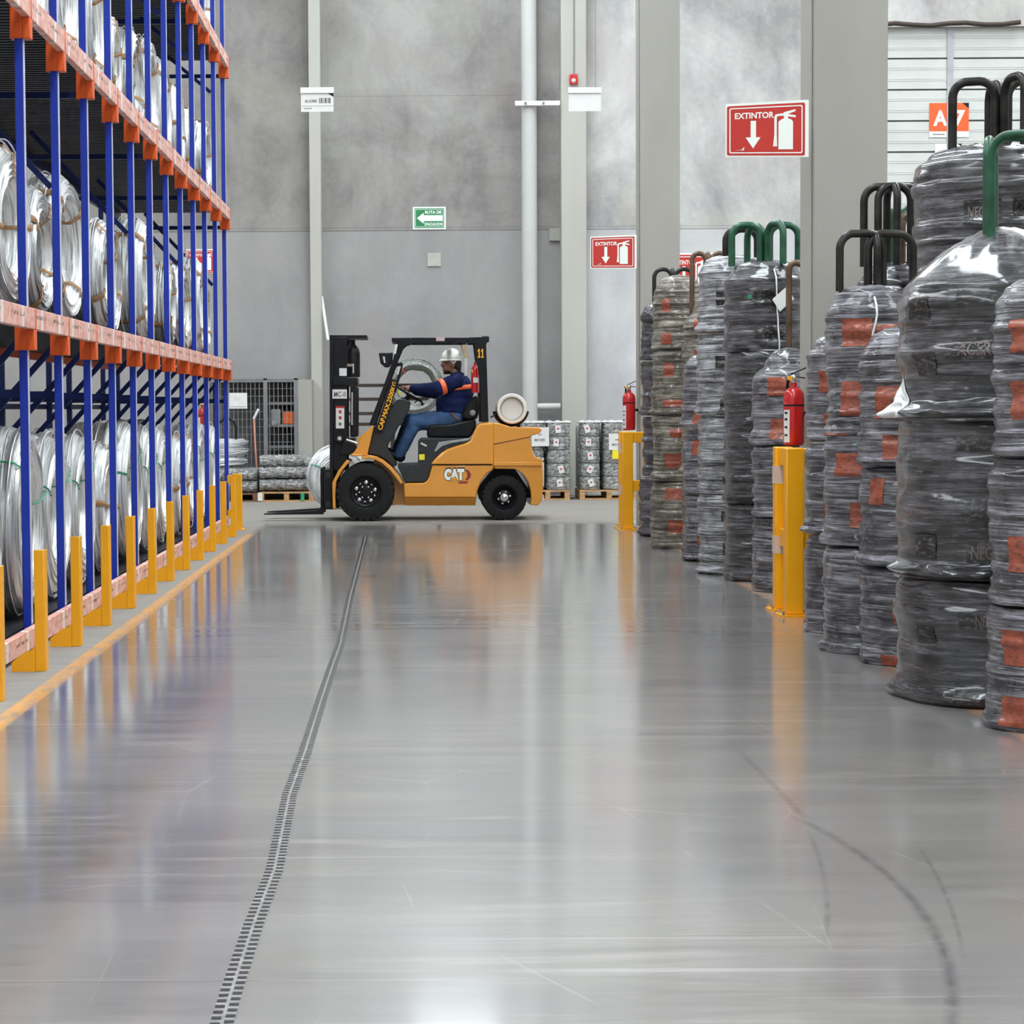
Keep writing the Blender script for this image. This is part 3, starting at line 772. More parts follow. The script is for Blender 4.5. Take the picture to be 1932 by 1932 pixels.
# S5
s = stack('s5', 2.385, 11.12, .245, [0, .56, 1.14, 1.86], 'wrap', 'green marked stack before the near column', 35, ['bottom pack', 'middle pack', 'white corded top pack'], dome=.05)
labels(s[0], [(.1,.38,.16,.1), (.3,.15,.12,.1)]); labels(s[1], [(-.5,.98,.16,.12), (-.1,.72,.18,.13)]); labels(s[2], [(-.35,1.66,.16,.14), (.35,1.64,.14,.12), (-.25,1.32,.22,.18)])
MB().tube([s[2].pt(s[2].th+.02+.05*math.sin(q*.9), 1.84-.045*q, .008) for q in range(11)], .006, 6).build('white_cord', 'film', s[2].root, 60)
s[1].patch('green_mark', -.25, 1.09, .03, .025, 'gtie', .006)
hoop(2.40, 11.12, 1.88, P(1630,440,11.1).z, 'hoop_dark', 'low dark tube carrier before the near column face', (PI+.2, PI/2, .1), .20, -.04, .021)
# S5b and its tall hoop
s = stack('s5b', 2.84, 12.62, .22, [0, .7, 1.4, 2.08], 'wrapdark', 'dark half hidden stack at the near column right edge', 36, TMB)
hoop(2.80, 12.5, 2.10, P(1680,348,12.4).z, 'hoop_dark', 'high dark tube carrier standing in line with the right edge of the near column', (PI-.1, PI/2, .3), .17, -.10, .023)
hoop(2.905, 12.72, 2.10, P(1700,402,12.7).z, 'hoop_brown', 'worn brown tube carrier half hidden behind the tall dark stack', (.15, .9), .20, -.01, .024)
s = stack('s14', 3.30, 14.55, .25, [0, .8, 1.6, 2.2], 'wrap', 'mostly hidden stack right behind the near column', 37, TMB)
hoop(3.27, 14.5, 2.22, P(1690,394,14.5).z, 'hoop_green', 'green tube carrier seen just right of the near column before the white door', (PI, 0, PI/2), .15, .03, .024)
# S6
s = stack('s6', 2.455, 12.08, .235, [0, .56, 1.08, 1.63], 'wrap', 'corded stack right beside the near yellow guard', 38, TMB, dome=.07)
labels(s[0], [(-.2,.28,.14,.14), (.1,.47,.1,.06)]); labels(s[1], [(-.35,.72,.1,.12), (-.2,.9,.14,.14)]); labels(s[2], [(-.5,1.42,.12,.12), (-.3,1.18,.14,.12)])
MB().tube([s[2].pt(s[2].th-.45+.035*q, 1.6-.05*q, .008) for q in range(10)], .006, 6).build('white_cord', 'film', s[2].root, 60)
# S7
s = stack('s7', 2.60, 14.78, .255, [0, .52, 1.02, 1.56], 'wrap', 'short grey stack behind the near yellow guard', 39, ['bottom pack', 'middle pack', 'slant topped upper pack'], dome=.13, topr=.6)
labels(s[2], [(-.25,1.42,.2,.13), (-.2,1.13,.18,.14)]); labels(s[0], [(-.05,.42,.14,.1), (.05,.18,.16,.12)])
hoop(2.72, 14.8, 1.62, 2.28, 'hoop_brown', 'brown tube carrier standing beside the left edge of the near column', (PI+.05, PI/2, 0), .13, .03, .022)
# S8
s = stack('s8', 2.585, 15.72, .30, [0, .58, 1.13, 1.70, 2.29], 'wrapdark', 'tall dark stack left of the near column', 40, ['bottom pack', 'second pack up', 'third pack up', 'white tagged top pack'], dome=.07, ridge=.03)
for p, lst in ((s[0], [(.05,.2,.2,.1), (.1,.46,.2,.09)]), (s[1], [(.15,.78,.2,.08), (.1,.98,.18,.08)]), (s[2], [(.1,1.55,.2,.09), (.0,1.3,.16,.08)]), (s[3], [(.05,2.07,.18,.11), (.1,1.82,.2,.08)])):
    labels(p, lst, 'blklabel', 'printed_patch')
p = s[3]; c = p.pt(p.th+.42, 2.06, .03); t = Vector((-math.sin(p.th+.42), math.cos(p.th+.42), 0)); up = Vector((0,0,1))
if t.x < 0: t = -t
a = (t*.75+up*.62)*.075; b = (up*.8-t*.55)*.055
MB().add([c-a-b, c+a-b, c+a+b, c-a+b], [(0,1,2,3)]).build('paper_tag', 'paper', p.root, 0)
p.patch('green_mark', -.35, 2.08, .03, .03, 'gtie', .006)
MB().tube([p.pt(p.th+.25+.01*q, 2.28-.06*q, .008) for q in range(12)], .006, 6).build('white_cord', 'film', p.root, 60)
hoop(2.575, 15.72, 2.32, P(1447,424,15.7).z, 'hoop_green', 'green tube carrier on the tall dark stack that carries the white tag', (PI, 0, PI/2+.4, -PI/2+.4), .245, .035, .026)
# S9
s = stack('s9', 2.425, 16.37, .25, [0, .62, 1.22, 1.85, 2.39], 'wrappale', 'tall pale grey stack left of the tagged dark one', 41, ['bottom pack', 'second pack up', 'third pack up', 'top pack'], dome=.06, ridge=.03)
for p, lst in ((s[0], [(-.05,.2,.1,.1), (-.1,.45,.1,.08)]), (s[1], [(-.1,.72,.09,.07), (-.05,1.02,.09,.1)]), (s[2], [(-.1,1.3,.1,.09), (-.3,1.62,.07,.1)]), (s[3], [(-.3,2.1,.08,.12),])):
    labels(p, lst, 'blklabel', 'printed_patch')
hoop(2.50, 16.25, 2.42, P(1400,432,16.2).z, 'hoop_dark', 'black tube carrier behind the left leg of the green carrier', (PI, .0), .14, -.10, .024)
# S10
s = stack('s10', 2.475, 17.75, .245, [0, .56, 1.1, 1.68], 'wrap', 'shorter grey stack left of the pale one', 42, TMB)
labels(s[0], [(-.4,.2,.1,.13)]); labels(s[1], [(-.55,.95,.09,.12), (.25,.7,.12,.12)]); labels(s[2], [(.3,1.42,.12,.14), (-.55,1.2,.09,.12)])
# S11
s = stack('s11', 2.375, 19.35, .225, [0, .62, 1.22, 1.8, 2.40], 'wrapbrown', 'tall brownish stack near the far yellow guard', 43, F4, dome=.08, lump=.024)
labels(s[0], [(0,.2,.14,.12), (-.1,.5,.16,.1)]); labels(s[1], [(-.1,.8,.18,.13), (.1,1.05,.18,.08)]); labels(s[2], [(-.1,1.32,.2,.06), (-.35,1.62,.1,.12)]); labels(s[3], [(-.55,2.2,.1,.12), (-.5,1.9,.1,.1)])
# S12
s = stack('s12', 2.56, 18.55, .24, [0, .7, 1.4, 2.1], 'wrapbrown', 'hooded brownish stack behind the shorter grey one', 44, ['bottom pack', 'middle pack', 'top pack'], dome=.17, topr=.6)
labels(s[2], [(-.3,2.02,.18,.10), (-.2,1.72,.2,.1)]); labels(s[1], [(-.4,1.2,.12,.1)])
hoop(2.56, 18.6, 2.06, P(1330,478,18.6).z, 'hoop_brown', 'brown tube carrier before the red sign on the back wall', (PI, .0, PI/2), .15, .03, .022)
# S13
s = stack('s13', 2.46, 21.2, .225, [0, .6, 1.2, 1.75, 2.25], 'wrapdark', 'narrow shiny black stack beside the far column', 45, F4, dome=.08, ridge=.04, amp=.014)
s = stack('s13b', 2.66, 21.88, .215, [0, .8, 1.6, 2.3], 'wrapdark', 'dark hidden stack just before the far column', 46, TMB)
hoop(2.66, 22.0, 2.33, P(1262,508,22.0).z, 'hoop_dark', 'thin black tube carrier standing before the far column', (PI, 0, PI/2), .2, .02, .022)
# ================================================================ column guards and extinguishers
def column_guard(x, y, y2, x2, label):
    g = thing('column_guard', label, 'column guard', (x, y, 0), 'yellow guards around the steel columns')
    for (a, b) in ((x, y), (x, y2), (x2, y)):
        p = MB().box((a-.055, b-.055, .012), (a+.055, b+.055, 1.03)).build('guard_post', 'yellow', g, bevel=.008)
        MB().box((a-.095, b-.095, 0), (a+.095, b+.095, .012)).build('base_plate', 'yellow', p, smooth=0)
        bo = MB()
        for sx in (-1, 1):
            for sy in (-1, 1): bo.lathe([(.011,.012),(.011,.035)], (a+sx*.075, b+sy*.075, 0), 6)
        bo.build('anchor_bolt', 'chrome', p, smooth=0)
    for z0, z1 in ((.915, 1.028), (.41, .52)):
        MB().box((x+.056, y-.03, z0), (x2-.056, y+.03, z1)).build('rail', 'yellow', g, bevel=.006)
        for a in (x,): MB().box((a-.03, y+.056, z0), (a+.03, y2-.056, z1)).build('rail', 'yellow', g, bevel=.006)
    for z0 in (.36, .80): MB().box((x-.0565, y2-.0565, z0), (x+.0565, y2+.0565, z0+.11)).build('tape_band', 'tape', g, 0)
    return g
MT['tape'] = simple('worn_pale_tape', (.66,.50,.40), .5, 0, .1)
column_guard(2.30, 12.95, 13.34, 3.12, 'yellow post and rail guard with scuffs around the near column')
column_guard(2.205, 22.25, 22.62, 3.05, 'clean yellow post and rail guard around the far column')
def extinguisher(x, y, z, r, h, label, bx, lab=True):
    e = thing('fire_extinguisher', label, 'fire extinguisher', (x, y, z), 'fire extinguishers on the columns')
    MB().lathe([(r*.86,z),(r,z+.02),(r,z+h-.07),(r*.93,z+h-.035),(r*.7,z+h-.01),(r*.34,z+h+.005),(r*.3,z+h+.03)], (x,y,0), 28).build('cylinder', 'red', e, 50)
    MB().lathe([(r*1.012,z+h-.118),(r*1.012,z+h-.106)], (x,y,0), 28).build('band', 'ink', e, 50)
    v = MB().lathe([(.016,z+h+.03),(.022,z+h+.045),(.022,z+h+.075),(.012,z+h+.085)], (x,y,0), 14).cbox((x-.03,y-.01,z+h+.06),(.05,.022,.022)).build('valve', 'chrome', e, 50)
    MB().bar((x-.02,y,z+h+.085), (x+.075,y-.01,z+h+.125), .018, .008).bar((x+.0,y,z+h+.072), (x+.07,y-.01,z+h+.060), .018, .008).build('lever', 'black', v, 0)
    MB().lathe([(.015,-.01),(.015,.01)], (x-.03,y-.03,z+h+.06), 12, 'Y').build('gauge', 'yprint', v, 50)
    MB().tube([(x-.03,y+.015,z+h+.06),(x-.03,y+r*.8,z+h+.03),(x-.03,y+r+.014,z+h-.05),(x-.03,y+r+.014,z+.1)], .010, 8).build('hose', 'black', e, 60)
    if lab:
        mb = MB(); a0 = math.atan2(-y, -x)
        for q, (a, w_) in enumerate(((-.95, .75),)):
            N = 8
            for k in range(N+1):
                th = -PI/2+a-w_/2+w_*k/N
                for zz in (z+.02, z+h-.14): mb.v.append(Vector((x+(r+.002)*math.cos(th), y+(r+.002)*math.sin(th), zz)))
            for k in range(N): mb.f.append((2*k, 2*k+2, 2*k+3, 2*k+1))
        lb = mb.build('instruction_label', 'paper', e, 60)
        ink = MB()
        for zz in (.06, .11, .16, .20):
            th = -PI/2-.95
            c, s_ = math.cos(th), math.sin(th); tx, ty = -s_, c
            cx, cy = x+(r+.004)*c, y+(r+.004)*s_
            ink.add([(cx-tx*.012, cy-ty*.012, z+zz), (cx+tx*.012, cy+ty*.012, z+zz), (cx+tx*.012, cy+ty*.012, z+zz+.012), (cx-tx*.012, cy-ty*.012, z+zz+.012)], [(0,1,2,3)])
        ink.build('label_print', 'ink', lb, 0)
    MB().box((x+r*.7, y-.02, z+h*.5), (bx, y+.02, z+h*.5+.03)).build('wall_hook', 'black', e, 0)
extinguisher(2.388, 13.45, 1.036, .066, .365, 'red fire extinguisher with chrome valve above the near yellow guard', 2.472)
extinguisher(2.315, 23.17, 1.036, .071, .41, 'red fire extinguisher above the far yellow guard', 2.412)
# guard at the end of the rack
g = thing('rack_end_guard', 'yellow post and rail guard at the far end of the rack', 'rack guard', (-1.93, 22.7, 0))
MB().box((-1.98, 22.65, .012), (-1.88, 22.75, .60)).box((-2.01, 22.62, 0), (-1.85, 22.78, .012)).build('guard_post', 'yellow', g, bevel=.006)
for z0 in (.50, .13): MB().box((-2.035, 22.67, z0), (-1.981, 22.73, z0+.085)).build('rail', 'yellow', g, bevel=.005)
# ================================================================ signs
def board(name, label, cat, x0, x1, z0, z1, Y, group=None, taper=0., th=.006, mat='signwhite'):
    """returns (root, fn) with fn(u, v, d) mapping 0..1 board coordinates to world, d metres proud of the face"""
    root = thing(name, label, cat, ((x0+x1)/2, Y, (z0+z1)/2), group)
    zc = z0
    def fn(u, v, d=0.): return Vector((x0+(x1-x0)*u, Y-d, zc+(z1-z0)*(v*(1-taper*(1-u)) + taper*.12*(1-u))))
    mb = MB()
    vs = [fn(u, v, d) for d in (0., -th) for u, v in ((0,0),(1,0),(1,1),(0,1))]
    mb.add(vs, [(0,1,2,3),(7,6,5,4),(0,4,5,1),(1,5,6,2),(2,6,7,3),(3,7,4,0)])
    mb.build('board', mat, root, 0)
    return root, fn
def poly(root, fn, name, mat, polys, d):
    mb = MB()
    for pl in polys: mb.add([fn(u, v, d) for u, v in pl], [tuple(range(len(pl)))])
    return mb.build(name, mat, root, 0)
def rrect(u0, v0, u1, v1, r, asp):
    out = []
    for cu, cv, a0 in ((u1-r, v0+r*asp, -PI/2), (u1-r, v1-r*asp, 0), (u0+r, v1-r*asp, PI/2), (u0+r, v0+r*asp, PI)):
        for q in range(4):
            a = a0+PI/2*q/3; out.append((cu+r*math.cos(a), cv+r*asp*math.sin(a)))
    return out
def extintor(label, x0, x1, z0, z1, Y, taper=.0, cut=1.):
    r, fn = board('extinguisher_sign', label, 'sign', x0, x1, z0, z1, Y, 'red EXTINTOR signs', taper)
    asp = (x1-x0)/(z1-z0)
    poly(r, fn, 'red_field', 'signred', [rrect(.015, .025, .955, .955, .02, asp)], .0012)
    o = rrect(.045, .065, .925, .915, .02, asp); i = rrect(.058, .085, .912, .895, .016, asp)
    mb = MB(); N = len(o); mb.add([fn(u, v, .0022) for u, v in o+i], [(k, (k+1) % N, N+(k+1) % N, N+k) for k in range(N)]); mb.build('border_line', 'signwhite', r, 0)
    mb = MB(); put_text(mb, 'EXTINTOR', lambda u, v: fn(.11+u, .705+v, .0024), .47, .115, .025); mb.build('lettering', 'signwhite', r, 0)
    arrow = [(.30,.665),(.365,.665),(.365,.36),(.42,.36),(.33,.155),(.24,.36),(.30,.36)]
    cyl = [(.635,.135),(.81,.135),(.81,.63),(.79,.665),(.75,.69),(.75,.72),(.84,.70),(.845,.735),(.75,.765),(.84,.81),(.84,.845),(.70,.80),(.70,.785),(.60,.765),(.585,.72),(.585,.40),(.57,.19),(.62,.19),(.615,.40),(.615,.71),(.625,.735),(.70,.735),(.70,.69),(.66,.665),(.635,.63)]
    poly(r, fn, 'pictogram', 'signwhite', [arrow, cyl], .0024)
    poly(r, fn, 'maker_mark', 'film', [[(.11,.12),(.19,.13),(.225,.19),(.22,.12)]], .0024)
a, b = P(1369, 297, 13.24), P(1526, 188, 13.24)
extintor('large red EXTINTOR sign with white arrow hung on the near column', a.x, b.x, a.z, b.z, 13.24, .08)
a, b = P(1114, 507, 22.94), P(1201, 443, 22.94)
extintor('red EXTINTOR sign with white arrow on the far column', a.x, b.x, a.z, b.z, 22.94, .05)
a, b = P(1262, 552, 31.48), P(1348, 477, 31.48)
extintor('red EXTINTOR sign on the back wall behind the brown carrier tube', a.x, b.x, a.z, b.z, 31.49)
a, b = P(352, 516, 31.48), P(409, 470, 31.48)
extintor('red EXTINTOR sign on the back wall seen through the rack', a.x, b.x, a.z, b.z, 31.49)
a, b = P(779, 433, 31.48), P(841, 390, 31.48)
r, fn = board('evacuation_sign', 'green RUTA DE EVACUACION sign with white arrow on the back wall', 'sign', a.x, b.x, a.z, b.z, 31.49)
poly(r, fn, 'green_field', 'signgreen', [rrect(.05, .06, .95, .94, .03, 1.45)], .0012)
o = rrect(.075, .10, .925, .90, .02, 1.45); i = rrect(.088, .12, .912, .88, .016, 1.45); N = len(o)
MB().add([fn(u, v, .0022) for u, v in o+i], [(k, (k+1) % N, N+(k+1) % N, N+k) for k in range(N)]).build('border_line', 'signwhite', r, 0)
poly(r, fn, 'arrow', 'signwhite', [[(.12,.50),(.33,.74),(.33,.63),(.90,.63),(.90,.37),(.33,.37),(.33,.26)]], .0024)
put_text(MB(), 'RUTA DE', lambda u, v: fn(.37+u, .69+v, .0024), .50, .14, .03).build('lettering', 'signwhite', r, 0); put_text(MB(), 'EVACUACION', lambda u, v: fn(.36+u, .165+v, .0024), .53, .14, .03).build('lettering', 'signwhite', r, 0)
# dock door signs
yd = WALL_Y+.085
a, b = P(1753, 259, yd), P(1828, 194, yd)
r, fn = board('dock_sign', 'orange A7 dock sign with white strip on the white sectional door', 'sign', a.x, b.x, a.z, b.z, yd)
poly(r, fn, 'orange_field', 'signorange', [[(0.,.17),(1.,.17),(1.,.83),(.83,1.),(0.,1.)]], .0012)
poly(r, fn, 'black_corner', 'ink', [[(1.,.83),(1.,1.),(.83,1.)]], .0016)
mb = MB(); put_text(mb, 'A', lambda u, v: fn(.10+u, .33+v, .0024), .36, .46, .035); put_text(mb, '7', lambda u, v: fn(.62+u, .33+v, .0024), .29, .46, .035); mb.build('lettering', 'signwhite', r, 0)
poly(r, fn, 'small_print', 'inkgrey', [[(.1+.05*k,.06),(.135+.05*k,.06),(.135+.05*k,.1),(.1+.05*k,.1)] for k in range(6)], .0016)
a, b = P(1764, 316, yd), P(1814, 271, yd)
r, fn = board('dock_sign', 'small white sign with black corner under the orange A7 sign', 'sign', a.x, b.x, a.z, b.z, yd)
poly(r, fn, 'black_corner', 'ink', [[(1.,.88),(1.,1.),(.84,1.)]], .0016)
# hanging aisle signs
def hanging(label, px0, px1, py0, py1, Y, detail):
    a, b = P(px0, py1, Y), P(px1, py0, Y)
    r, fn = board('hanging_sign', label, 'sign', a.x, b.x, a.z, b.z, Y, None, 0, .006, 'paper')
    MB().box((a.x-.006, Y-.018, b.z-.075), (b.x+.006, Y+.018, b.z+.0)).build('top_rail', 'white', r, bevel=.006)
    w = MB()
    for x in (a.x+.07, b.x-.07): w.tube([(x, Y, b.z-.01), (x, Y, ZC-.01)], .003, 5)
    w.build('hanging_wire', 'cage', r, 0)
    if detail:
        poly(r, fn, 'black_corner', 'ink', [[(.80,.775),(1.,.775),(1.,.61)]], .0016)
        poly(r, fn, 'ruled_line', 'inkgrey', [[(.04,.225),(1.,.235),(1.,.25),(.04,.24)]], .0016)
        mb = MB(); put_text(mb, 'BC-COBRE', lambda u, v: fn(.13+u, .38+v, .0016), .36, .12, .04); mb.build('lettering', 'inkgrey', r, 0)
        poly(r, fn, 'barcode', 'inkgrey', [[(.56+k,.35),(.56+k+w_,.35),(.56+k+w_,.57),(.56+k,.57)] for k, w_ in ((0,.03),(.05,.05),(.13,.02),(.17,.06),(.26,.03),(.30,.05))], .0016)
        poly(r, fn, 'small_print', 'inkgrey', [[(.09,.12),(.34,.12),(.34,.15),(.09,.15)]], .0016)
hanging('white hanging aisle sign with barcode and black corner', 568, 629, 165, 211, 27.5, True)
hanging('blank white hanging aisle sign right of the white pipe', 1073, 1134, 165, 210, 27.5, False)
# ================================================================ things on and before the back wall
WY = 31.5
x0, x1 = P(984, 300, 31.2).x, P(1013, 300, 31.2).x
xc, r = (x0+x1)/2, (x1-x0)/2
pp = thing('drain_pipe', 'tall white drain pipe on the back wall beside the pale column', 'pipe', (xc, 31.2, 0))
MB().tube([(xc, 31.2, 0), (xc, 31.2, ZC-.12)], r, 28).build('pipe_run', 'pipe', pp, 60)
zb = P(1000, 194, 31.0).z
MB().box((P(972,194,31).x, 31.2-r-.05, zb-.035), (P(1057,194,31).x, 31.2-r-.002, zb+.035)).build('clamp_bar', 'white', pp, bevel=.006)
MB().lathe([(.02,0),(.02,.014)], (xc-.06, 31.2-r-.064, zb), 8, 'Y').lathe([(.02,0),(.02,.014)], (xc+.2, 31.2-r-.064, zb), 8, 'Y').build('clamp_bolt', 'cage', pp, 0)
zb = P(1030, 767, 31.2).z
MB().tube([(xc+r-.02, 31.2, zb), (P(1057,767,31.2).x, 31.2, zb)], .05, 14).build('branch_pipe', 'pipe', pp, 60)
c = P(1082, 150, 31.08)
al = thing('alarm_strobe', 'small red alarm strobe high on the pale column', 'alarm', c)
MB().cbox((c.x, 31.07, c.z), (.12, .05, .15)).build('housing', 'red', al, bevel=.012)
MB().ell((c.x, 31.045, c.z-.02), (.032,.02,.032)).build('lens', 'white', al, 60)
MB().tube([(c.x+.01, 31.09, c.z+.075), (c.x+.01, 31.09, ZC-.12)], .008, 6).build('conduit', 'cage', al, 60)
c = P(819, 490, WY)
tag(MB().box((c.x-.1, WY-.02, c.z-.1), (c.x+.1, WY, c.z+.1)).build('cover_plate', simple('putty_cover', (.43,.42,.37), .6), None, bevel=.004, origin=c), 'blank square putty cover plate on the wall under the green sign', 'cover plate')
a, b = P(1036, 455, WY), P(1057, 432, WY)
tag(MB().box((a.x, WY-.06, a.z), (b.x, WY, b.z)).build('junction_box', 'colgrey', None, bevel=.006, origin=(a+b)/2), 'small grey junction box on the wall between pipe and pale column', 'box')
a, b = P(607, 560, 31.3), P(619, 642, 31.0)
tag(MB().tube([a, b], .022, 8).build('white_rod', 'white', None, 60, origin=a), 'thin white rod leaning on the wall column above the forklift mast', 'rod')
a, b = P(1655, 47, 31.3), P(1925, 44, 31.3)
m = [a.lerp(b, q/8)+Vector((0,0,.02*math.sin(q*1.7))) for q in range(9)]
tag(MB().tube(m, .035, 10).build('overhead_pipe', 'brownbar', None, 60, origin=a), 'dark rusty pipe running above the white dock door', 'pipe')
# steel tool cage
YC = 30.6
a, b = P(436, 955, YC), P(588, 713, YC)
X0, X1, Z1 = a.x-.35, b.x, b.z
XM = P(501, 800, YC).x
cg = thing('tool_cage', 'grey wire mesh tool cage with shelves against the back wall', 'cage', ((X0+X1)/2, YC+.3, 0))
fr = MB()
for x in (X0, XM-.03, X1-.26): fr.box((x, YC, 0), (x+.06, YC+.06, Z1))
for z in (.02, Z1-.06): fr.box((X0+.06, YC+.002, z), (X1-.2, YC+.058, z+.06))
fr.box((X0, YC+.58, 0), (X0+.05, YC+.63, Z1)); fr.box((X0+.05, YC+.0, Z1-.03), (X1-.2, YC+.63, Z1-.0005))
fr.build('cage_frame', 'cage', cg, bevel=.004)
MB().box((X1-.2, YC+.01, 0), (X1, YC+.63, Z1-.02)).build('side_panel', 'colgrey', cg, 0)
MB().box((X0+.05, YC+.63, 0), (X1-.2, YC+.65, Z1)).build('back_panel', 'cagedark', cg, 0)
dz = [P(540, y, YC).z for y in (761, 803, 843)]
for z in dz: MB().box((XM+.03, YC+.08, z-.02), (X1-.21, YC+.6, z+.02)).build('shelf', 'cage', cg, 0)
for nm, xa, xb in (('mesh_panel', X0+.06, XM-.03), ('mesh_door', XM+.03, X1-.26)):
    w = MB(); x = xa+.03
    while x < xb: w.box((x-.0045, YC+.02, .08), (x+.0045, YC+.029, Z1-.06)); x += .062
    z = .16
    while z < Z1-.08: w.box((xa, YC+.03, z-.003), (xb, YC+.036, z+.003)); z += .11
    w.build(nm, 'cagewire', cg, 0)
c = P(517, 798, YC)
MB().lathe([(.035,0),(.035,.05)], (c.x, YC-.04, c.z), 12, 'Y').build('door_lock', 'chrome', cg, 60)
a, b = P(535, 799, YC+.2), P(556, 777, YC+.2)
tag(MB().box((a.x, YC+.12, dz[1]+.021), (b.x, YC+.4, b.z)).build('storage_bin', 'boxorange', None, bevel=.01, origin=(a.x, YC+.2, a.z)), 'orange bin on the middle shelf inside the tool cage', 'bin')
for px0, px1, py, k, lab, m in ((512,530,772,1,'pale box on the middle shelf of the tool cage beside the orange bin','grey'), (512,548,817,2,'dark flat case on the lower shelf of the tool cage','black')):
    a, b = P(px0, py, YC+.25), P(px1, py, YC+.25)
    tag(MB().box((a.x, YC+.12, dz[k]+.021), (b.x, YC+.4, a.z)).build('tool_case', m, None, bevel=.01, origin=(a.x, YC+.2, a.z)), lab, 'case')
a, b = P(432, 771, YC-.02), P(466, 741, YC-.02)
s_, fn = board('paper_notice', 'white paper notice tied to the tool cage mesh beside the rack end', 'notice', a.x, b.x, a.z, b.z, YC-.006, None, 0, .004, 'paper')
poly(s_, fn, 'printed_block', 'film', [[(.30,.25),(.62,.25),(.62,.8),(.30,.8)]], .001)
poly(s_, fn, 'ruled_line', 'inkgrey', [[(.05,.10),(.95,.10),(.95,.13),(.05,.13)]], .001)
tp = thing('shovel', 'orange handled tool leaning on the tool cage', 'tool', P(484, 905, 30.4))
a, b = P(479, 790, 30.5), P(485, 905, 30.4)
MB().tube([a, b], .014, 8).build('handle', simple('orange_handle', (.62,.25,.16), .5), tp, 60)
MB().bar(P(488, 772, 30.48), a, .04, .03).build('grip', 'paper', tp, 0)
# pallets with goods along the back wall
def pallet(label, x0, x1, y0, y1, mat='wood', h=.135):
    p = thing('wooden_pallet', label, 'pallet', ((x0+x1)/2, (y0+y1)/2, 0), 'wooden pallets by the back wall')
    d = MB(); k = 6; w = (y1-y0)
    for q in range(k): d.box((x0, y0+w*q/k+.008, h-.022), (x1, y0+w*(q+1)/k-.008, h))
    d.build('deck_board', mat, p, bevel=.003)
    for q in (0, .5, 1):
        x = x0+.001+(x1-x0-.072)*q; MB().box((x, y0+.004, .022), (x+.07, y1-.004, h-.0225)).build('stringer', mat, p, 0)
    for y in (y0+.002, (y0+y1)/2-.05, y1-.102): MB().box((x0, y, 0), (x1, y+.1, .0215)).build('bottom_board', mat, p, 0)
    return p
def X(px, y): return P(px, 900, y).x
YPL = 29.6
pallet('pale wooden pallet under the silver mesh bundles left of the forklift', X(488,YPL), X(592,YPL), YPL, YPL+1.0)
pallet('dark wooden pallet under the mesh bundles beside the rack end', X(405,YPL+.05), X(486,YPL+.05), YPL+.05, YPL+1.0, 'darkwood', .12)
pallet('wooden pallet just behind the forklift counterweight', X(992,YPL), X(1075,YPL), YPL, YPL+.95)
pallet('wooden pallet beside the far yellow guard', X(1094,YPL), X(1205,YPL), YPL, YPL+.95)
# rolled mesh bundles lying on the left pallets
rnd = random.Random(5)
def roll(x0, x1, y, z, r, seed, label):
    mb = MB(); n, m = 16, 46
    for i in range(m+1):
        x = x0+(x1-x0)*i/m
        for k in range(n):
            a = 2*PI*k/n; q = noise.noise(Vector((i*.9, math.cos(a)*2, math.sin(a)*2+seed*5)))*.030
            mb.v.append(Vector((x, y+(r+q)*math.cos(a), z+(r+q)*math.sin(a))))
    for i in range(m):
        for k in range(n): mb.f.append((i*n+k, i*n+(k+1) % n, (i+1)*n+(k+1) % n, (i+1)*n+k))
    mb.f.append(tuple(range(n))); mb.f.append(tuple(m*n+k for k in range(n)))
    tag(mb.build('mesh_roll', 'bundle', None, 70, origin=((x0+x1)/2, y, z)), label, 'mesh roll', 'silver mesh rolls lying on the left pallets')
nm = ['bottom', 'middle', 'top']
for row, (z, ys) in enumerate(((.235, (.12,.34,.56,.78)), (.405, (.12,.34,.56,.78)), (.565, (.16,.40,.64)))):
    for k, dy in enumerate(ys):
        roll(X(489,YPL), X(594-row*3,YPL), YPL+dy, z, .076, row*7+k, 'silver mesh roll, pale pallet left of the forklift, %s layer, %s from front' % (nm[row], ORD[k]))
        if row < 2: roll(X(412,YPL), X(484,YPL), YPL+dy+.05, z-.022, .080, row*9+k+30, 'silver mesh roll, dark pallet beside the rack end, %s layer, %s from front' % (['lower', 'upper'][row], ORD[k]))
for a, b, lab in ((567,574,'teal tie tag hanging on the pale pallet front'), (486,495,'white paper tag on the dark pallet front')):
    q = P((a+b)/2, 938, YPL-.02)
    tag(MB().box((X(a,YPL), YPL-.012, q.z-.05), (X(b,YPL), YPL-.004, q.z+.06)).build('hanging_tag', 'gtie' if a == 567 else 'paper', None, 0, origin=q), lab, 'tag')
